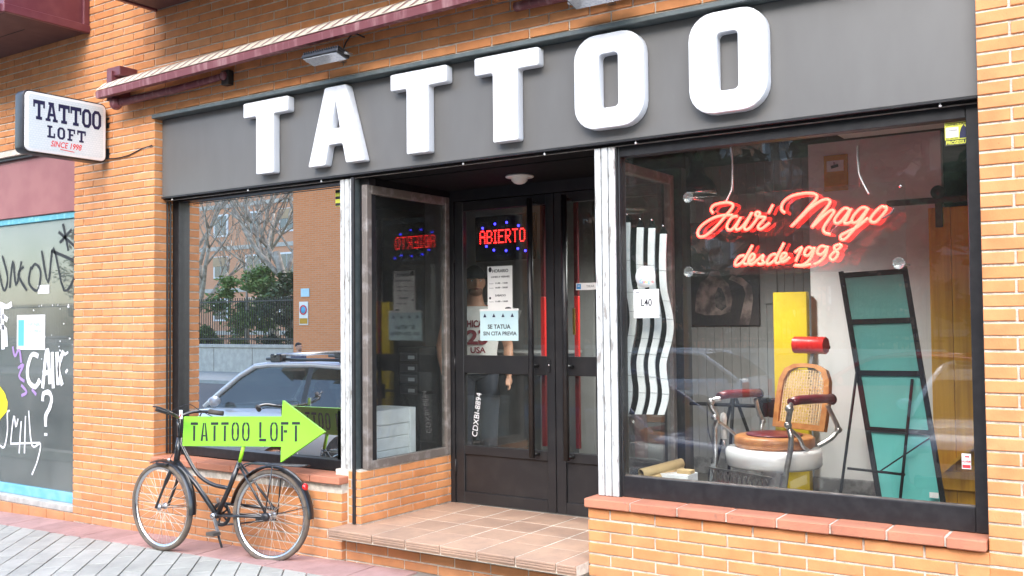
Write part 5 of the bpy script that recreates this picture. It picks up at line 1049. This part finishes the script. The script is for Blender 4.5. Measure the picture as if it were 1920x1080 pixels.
# ================================================================ across the street (seen in the panes)
def car(name,label,m,loc,rz,L=3.9,W=1.5,H_=1.32,kind='wagon',rack=False,grp='parked cars'):
    t=thing(name,label,'car',loc,grp,rz); hw=W/2
    # stations along the car: x (front = +), sill, belt and half width
    low=[(L/2,.32,.52,.55),(L/2-.06,.24,.62,.70),(L/2-.35,.20,.70,.80),(L/2-.95,.18,.76,.96),(L/2-1.2,.18,.80,1.0),(0,.18,.82,1.0),(-L/2+.8,.18,.84,1.0),(-L/2+.25,.22,.86,.95),(-L/2+.04,.26,.84,.84),(-L/2,.36,.78,.72)]
    vs=[]
    for x,zs_,zb_,wf in low:
        ww=hw*wf; z_=[zs_,zs_+.04,(zs_+zb_)/2,zb_-.05,zb_,zb_+.015]; y_=[ww*.86,ww*.97,ww,ww*.985,ww*.94,ww*.5]
        ring=[(x,-y,z) for y,z in zip(y_,z_)]+[(x,y,z) for y,z in zip(y_[::-1],z_[::-1])]; vs+=ring
    k=12; n=len(low); b=MB(); b.add(vs,[(i*k+j,i*k+(j+1)%k,(i+1)*k+(j+1)%k,(i+1)*k+j) for i in range(n-1) for j in range(k)]+[tuple(range(k))[::-1],tuple(range((n-1)*k,n*k))],True); b.build('body',m,t,local=True)
    zt=H_; x0=L/2-1.0; x1=x0-.66; x5=-L/2+.08; x4=(x5+.30) if kind=='wagon' else (x5+.62); xm=(x1+x4)/2+.05; pz=.075
    q3=x4+.42 if kind=='wagon' else xm-.55
    S=[(x0,.80,0),(x0-.22,.80+(zt-.86)*.42,0),(x0-.45,.80+(zt-.86)*.78,0),(x1,zt-.055,0),(x1-.25,zt-.018,1)]
    for x_ in sorted((xm+pz/2,xm-pz/2,q3+pz/2,q3-pz/2),reverse=True): S.append((x_,zt-.004-.03*max(0,(xm-x_)/(xm-x4))**2,1))
    S+=[(x4+.10,zt-.036,1),(x4,zt-.055,1),((x4+x5)/2,(zt+.84)/2+.05,2),(x5,.86,2)]
    def top(i): x_,z_,k_=S[i]; return hw*(.93-.22*min(1,(z_-.80)/(zt-.06-.80)))
    gl=MB(); bd_=MB(); pl_=MB()
    for i in range(len(S)-1):
        (xa,za,ka),(xb,zb_,kb)=S[i],S[i+1]; wa,wb=top(i),top(i+1); f=lambda x_: hw*.935
        quad=[(xa,-wa,za),(xa,wa,za),(xb,wb,zb_),(xb,-wb,zb_)]
        if ka==0 and kb==0 or (kb==2 and ka==2) or (ka==1 and kb==2): gl.add(quad,[(0,1,2,3)])
        else: bd_.add(quad+[(p[0],p[1]*.97,p[2]-.04) for p in quad],[(0,1,2,3),(7,6,5,4),(0,3,7,4),(1,5,6,2)],True)
        mid=(xa+xb)/2; pill=abs(mid-xm)<.01 or abs(mid-q3)<.01 or xa<=x4+.11 and xb>=x4-.01
        for s_ in (-1,1):
            qd=[(xa,f(xa)*s_,.795),(xa,wa*s_,za-.03),(xb,wb*s_,zb_-.03),(xb,f(xb)*s_,.795)]
            if za<.82: qd=[qd[0],qd[2],qd[3]]
            if zb_<.87: qd=qd[:2]+[qd[-1]]
            (pl_ if pill else gl).add(qd,[tuple(range(len(qd)))])
    gl.build('windows','car_window',t,local=True,fix=False); bd_.build('roof',m,t,local=True)
    pl_.build('pillars','black_metal',t,local=True,fix=False)
    for s_ in (-1,1):
        MB().tube([(x0+.02,hw*.93*s_,.80),(x0-.22,top(1)*s_,S[1][1]),(x0-.45,top(2)*s_,S[2][1]),(x1,top(3)*s_,zt-.055),(x1-.25,top(4)*s_,zt-.03),(xm,top(5)*s_,zt-.02),(x4,top(len(S)-3)*s_,zt-.06),(x5,hw*.92*s_,.84)],.032,8).build('roof_edge',m,t,local=True)
        MB().ball((x0-.28,hw*1.07*s_,.88),1,10,(.05,.09,.06)).build('wing_mirror',m,t,local=True)
        MB().rbox(L/2-.22,L/2-.02,min(hw*.42*s_,hw*.74*s_),max(hw*.42*s_,hw*.74*s_),.50,.62,.02).build('headlight','head_lamp',t,local=True); MB().rbox(-L/2-.01,-L/2+.12,min(hw*.55*s_,hw*.82*s_),max(hw*.55*s_,hw*.82*s_),.56,.80,.02).build('tail_light','tail_red',t,local=True)
        for xh in (xm+.10,q3+.06): MB().box(xh,xh+.14,hw*.99*s_-.01,hw*.99*s_+.012,.69,.71).build('door_handle',m,t,local=True)
        for x in (L/2-.72,-L/2+.68):
            ax=Matrix.Rotation(pi/2,3,'X'); c=(x,(hw-.09)*s_,.285); o=MB().lathe([(.17,-.085),(.26,-.085),(.285,-.06),(.285,.06),(.26,.085),(.17,.085)],c,24,ax).build('wheel','rubber',t,local=True)
            r_=MB().lathe([(.0,.07*s_*-1),(.05,.08*s_*-1),(.175,.07*s_*-1),(.175,.0)],c,20,ax); [r_.bar((c[0],c[1]+.085*s_,c[2]),(c[0]+.165*math.cos(a),c[1]+.08*s_,c[2]+.165*math.sin(a)),.04,.012,(0,1,0)) for a in [2*pi*q/7 for q in range(7)]]; r_.build('rim','head_lamp',o,local=True)
            MB().lathe([(.0,-.01),(.325,-.01),(.325,.01),(0,.01)],(x,hw*.992*s_,.285),24,ax).build('wheel_arch','rubber',t,local=True)
        if rack: MB().tube([(x1-.15,hw*.66*s_,zt+.03),(x4,hw*.66*s_,zt+.03)],.018,8).build('roof_rail','black_metal',t,local=True)
    if rack:
        for x in (x1-.35,x4+.5):
            MB().tube([(x,-hw*.74,zt+.075),(x,hw*.74,zt+.075)],.02,8).build('roof_bar','steel',t,local=True)
            for s_ in (-1,1): MB().rbox(x-.09,x+.09,min(hw*.62*s_,hw*.74*s_),max(hw*.62*s_,hw*.74*s_),zt-.0,zt+.09,.012).build('rack_foot','black_metal',t,local=True)
    MB().rbox(L/2-.06,L/2+.015,-hw*.62,hw*.62,.24,.36,.02).build('front_bumper','black_metal',t,local=True); MB().rbox(L/2-.04,L/2+.02,-hw*.36,hw*.36,.48,.60,.01).build('grille','black_metal',t,local=True); MB().rbox(-L/2-.02,-L/2+.05,-hw*.2,hw*.2,.60,.70,.005).build('number_plate','plate_white',t,local=True); MB().rbox(L/2+.016,L/2+.024,-.22,.22,.36,.44,.003).build('number_plate','plate_white',t,local=True)
    for xs_ in (xm+.05,xm-.75):
        for s_ in (-.45,.45):
            sb=MB().ball((xs_,hw*s_,.86),1,10,(.08,.22,.20)); sb.ball((xs_,hw*s_,1.06),1,8,(.05,.12,.075)); sb.build('seat_back','cloth_black',t,local=True)
    return t
car('parked_car','silver estate car with roof bars mirrored in the left window','car_silver',(-2.3,-3.38,ROADZ),pi,3.95,1.5,1.33,'wagon',True)
car('parked_car','dark blue hatchback mirrored faintly in the right window','car_blue',(1.62,-3.40,ROADZ),0,3.7,1.48,1.30,'hatch')
car('parked_car','white saloon car nosing towards the shop, mirrored at the right','car_white',(4.62,-6.5,ROADZ),pi/2,3.9,1.5,1.28,'hatch')
car('parked_car','red hatchback across the street mirrored behind the barber chair','car_red',(2.7,-10.2,ROADZ),pi,3.6,1.5,1.25,'hatch')
car('parked_car','white hatchback across the street mirrored left of the chair','car_white',(-1.1,-10.2,ROADZ),pi,3.6,1.5,1.28,'hatch')
# low stone wall with iron railing
fw=thing('garden_wall','low granite wall topped by an iron railing across the street','wall',(-20,-18,-.15)); 
for i in range(24): MB().rbox(-46+i*2.0+.01,-44+i*2.0-.01,-18.3,-18,-.2,.72,.02).build('stone_block','granite',fw); MB().rbox(-46+i*2.0+.005,-44+i*2.0-.005,-18.36,-17.94,.72,.84,.02).build('coping_stone','granite',fw)
m=MB()
for i in range(400): x=-46+i*.12; m.bar((x,-18.15,.84),(x,-18.15,2.45),.022,.022)
o=m.build('railing_bars','iron',fw); o['kind']='stuff'
for z in (1.0,2.3): MB().box(-46,2,-18.18,-18.12,z,z+.05).build('railing_rail','iron',fw)
# brick gate building with signs
gb=thing('brick_block','tall red brick block mirrored at the right edge of the left window','building',(-13,-17,-.15)); MB().box(-16.2,-10.2,-19.5,-16.3,-.15,9.5).build('wall','brick_block',gb); MB().box(-16.35,-10.05,-19.65,-16.15,9.5,9.8).build('parapet','granite',gb)
ns_=thing('no_parking_sign','orange and white no-parking sign on the brick block','sign',(-15.7,-16.27,1.55)); MB().box(-15.92,-15.55,-16.29,-16.27,1.5,2.2).build('plate','lamp_white',ns_); MB().box(-15.90,-15.57,-16.27,-16.262,1.53,1.70).build('lower_panel','orange_notice',ns_); MB().lathe([(0,0),(.15,0),(.15,.012),(0,.012)],(-15.735,-16.27,1.95),20,Matrix.Rotation(-pi/2,3,'X')).build('round_mark','blue_print',ns_); MB().lathe([(.11,.013),(.15,.013),(.15,.02),(.11,.02)],(-15.735,-16.27,1.95),20,Matrix.Rotation(-pi/2,3,'X')).build('red_ring','red_print',ns_)
hp=MB().box(-15.85,-15.5,-16.29,-16.27,2.35,2.6).build('house_number','paper_blue'); tag(hp,'blue house number plate above the no-parking sign','plate')
# apartment buildings
def flats(name,label,x0,x1,y0,y1,h,m,nx,nz,wm='white_paint'):
    t=thing(name,label,'building',((x0+x1)/2,y1,-.2)); MB().box(x0,x1,y0,y1,-.2,h).build('wall',m,t); MB().box(x0-.3,x1+.3,y0-.3,y1+.3,h,h+.5).build('roof','roof_grey',t)
    dx_=(x1-x0)/nx; dz=(h-1.2)/nz
    for j in range(nz):
        MB().box(x0,x1,y1-.01,y1+.12,1.0+j*dz-.25,1.0+j*dz+.05).build('floor_band','granite',t)
        for i in range(nx):
            cx_=x0+(i+.5)*dx_; cz=1.2+j*dz+dz*.45
            f=MB().box(cx_-.8,cx_+.8,y1,y1+.10,cz-.85,cz+.85).build('window',wm,t); MB().box(cx_-.65,cx_-.03,y1+.10,y1+.12,cz-.72,cz+.72).build('pane','window_glass_far',f); MB().box(cx_+.03,cx_+.65,y1+.10,y1+.12,cz-.72,cz+.72).build('pane','window_glass_far',f)
            if (i+j)%3==0: MB().box(cx_-.8,cx_+.8,y1+.121,y1+.16,cz+.1,cz+.8).build('roller_blind','render_tan',f)
flats('apartment_building','red brick apartment block with white windows behind the bare trees',-62,-30,-58,-44,17,'brick_far',9,5)
flats('apartment_building','second red brick apartment block further right behind the trees',-26,-6,-60,-46,15,'brick_far',6,5)
flats('apartment_building','tan apartment block behind the trees on the right',-5,40,-50,-38,21,'render_tan',13,6)
# trees
def bare_tree(x,y,h,seed,label,lean=(0,0),r0=.24,grp='bare trees across the street'):
    rg=random.Random(seed); t=thing('bare_tree',label,'tree',(x,y,-.15),grp); tr=MB(); br=MB()
    def grow(p,d,L_,r,lv):
        pts=[p]; rs=[r]; q=p; dd=d
        n=4
        for i in range(n):
            dd=(dd+V((rg.uniform(-.18,.18),rg.uniform(-.18,.18),rg.uniform(-.05,.14)))).normalized(); q=q+dd*L_/n; pts.append(q); rs.append(r*(1-.42*(i+1)/n))
        (tr if lv<1 else br).tube(pts,rs,7 if lv<2 else 4)
        if lv>=4: return
        for i in range({0:5,1:5,2:4,3:3}[lv]):
            k=rg.randint(2,4) if lv else rg.randint(2,4); a=rg.uniform(0,2*pi); s_=rg.uniform(.45,.95); nd=(dd+V((math.cos(a)*s_,math.sin(a)*s_,rg.uniform(-.1,.35)))).normalized(); grow(pts[k],nd,L_*rg.uniform(.55,.8),rs[k]*.62,lv+1)
    grow(V((x,y,-.15)),V((lean[0],lean[1],1)).normalized(),h*.38,r0,0); tr.build('trunk','bark',t,fix=False); br.build('crown','bark',t,fix=False); return t
for i,(x,y,h,ln) in enumerate(((-27.5,-21,11,(.1,0)),(-23,-22,12,(-.25,0)),(-20.4,-20.5,12,(-.2,.05)),(-31,-24,12,(.1,.1)),(6,-22,11,(.1,0)),(-5,-26,13,(.1,0)))): bare_tree(x,y,h,30+i,('bare tree with pale limbs at the left of the mirrored garden','slanting bare tree in the middle of the mirrored garden','bare tree beside the brick block in the mirrored garden','thin bare tree far left in the mirrored garden','bare tree mirrored at the right end of the right window','bare tree mirrored above the neon sign')[i],ln)
def leafy(name,label,x,y,h,w_,seed,m,n,zb=.0,cone=False,grp='evergreens across the street',ls=.09):
    rg=random.Random(seed); t=thing(name,label,'tree' if h>3 else 'shrub',(x,y,-.15),grp); MB().tube([(x,y,-.15),(x+.05,y,h*.5),(x,y,h*.92)],[.03*w_+.05,.025*w_+.03,.02],7).build('trunk','bark',t)
    c=MB(); cl=[]
    for k in range(60 if h>5 else 22):
        u=rg.random(); z=zb+(h-zb)*(u if cone else .15+.85*u); rr=w_*((1-u)**.8+.06 if cone else math.sin(pi*(.12+.83*u))**.6); a=rg.uniform(0,2*pi); q=rr*rg.uniform(.35,1); cl.append((V((x+q*math.cos(a),y+q*math.sin(a),z)),rg.uniform(.14,.30)*w_))
    for i in range(n):
        p0,s_=cl[rg.randrange(len(cl))]; d=V((rg.gauss(0,.5),rg.gauss(0,.5),rg.gauss(0,.33)))*s_; p=p0+d; u=V((rg.uniform(-1,1),rg.uniform(-1,1),rg.uniform(-.6,.6))).normalized(); v=u.cross(V((rg.uniform(-1,1),rg.uniform(-1,1),rg.uniform(-1,1)))).normalized(); l=ls*rg.uniform(.7,1.5)
        c.add([p-u*l*1.3,p-v*l*.5,p+u*l*1.3,p+v*l*.5],[(0,1,2,3)])
    c.build('crown',m,t,fix=False); return t
for i,(x,y,h,w_) in enumerate(((-11.5,-22.5,15,3.4),(-7.2,-21.5,17,3.6),(-3.2,-22.5,16,3.5),(.6,-23.5,15,3.3),(-16,-26,13,2.6),(4.6,-25,14,3.0))): leafy('conifer_tree',('dark conifer first beside the brick block','tall dark conifer mirrored at the left of the right window','dark conifer mirrored behind the pendant lamp','dark conifer mirrored behind the neon sign','dark conifer behind the brick block','dark conifer mirrored at the right of the neon sign')[i],x,y,h,w_,60+i,'leaf_dark',15000,.8,True,ls=.21)
for i,(x,y,h,w_,m) in enumerate(((-31.0,-19.6,6.0,1.5,'leaf_mid'),(-22.6,-20.0,3.6,1.6,'leaf_mid'),(-19.6,-19.6,3.2,1.5,'leaf_dark'),(-26,-19.6,2.0,1.2,'leaf_dark'),(-24.4,-19.3,1.6,1.0,'leaf_mid'),(-28.6,-19.4,2.4,1.2,'leaf_dark'))): leafy('evergreen_shrub',('tall green shrub at the left end of the mirrored garden','broad green shrub in the middle of the mirrored garden','dark shrub beside the brick block','low dark shrub behind the railing left of the lamp post','low green shrub behind the railing','dark shrub behind the railing at the far left')[i],x,y,h,w_,90+i,m,5000,.1,grp='shrubs behind the railing',ls=.075)
lp=thing('street_lamp','street lamp with a white globe in the mirrored garden','street lamp',(-25.2,-19.2,-.15)); MB().tube([(-25.2,-19.2,-.15),(-25.2,-19.2,3.4)],[.07,.04],10).build('pole','steel',lp); MB().ball((-25.2,-19.2,3.6),.24,14).build('globe','lamp_white',lp)
person('person','pedestrian in a dark blue jacket mirrored above the silver car',(-9.6,-10.2,-.22),rad(90),.76,('skin','navy','jeans','cloth_black'),('hair',))
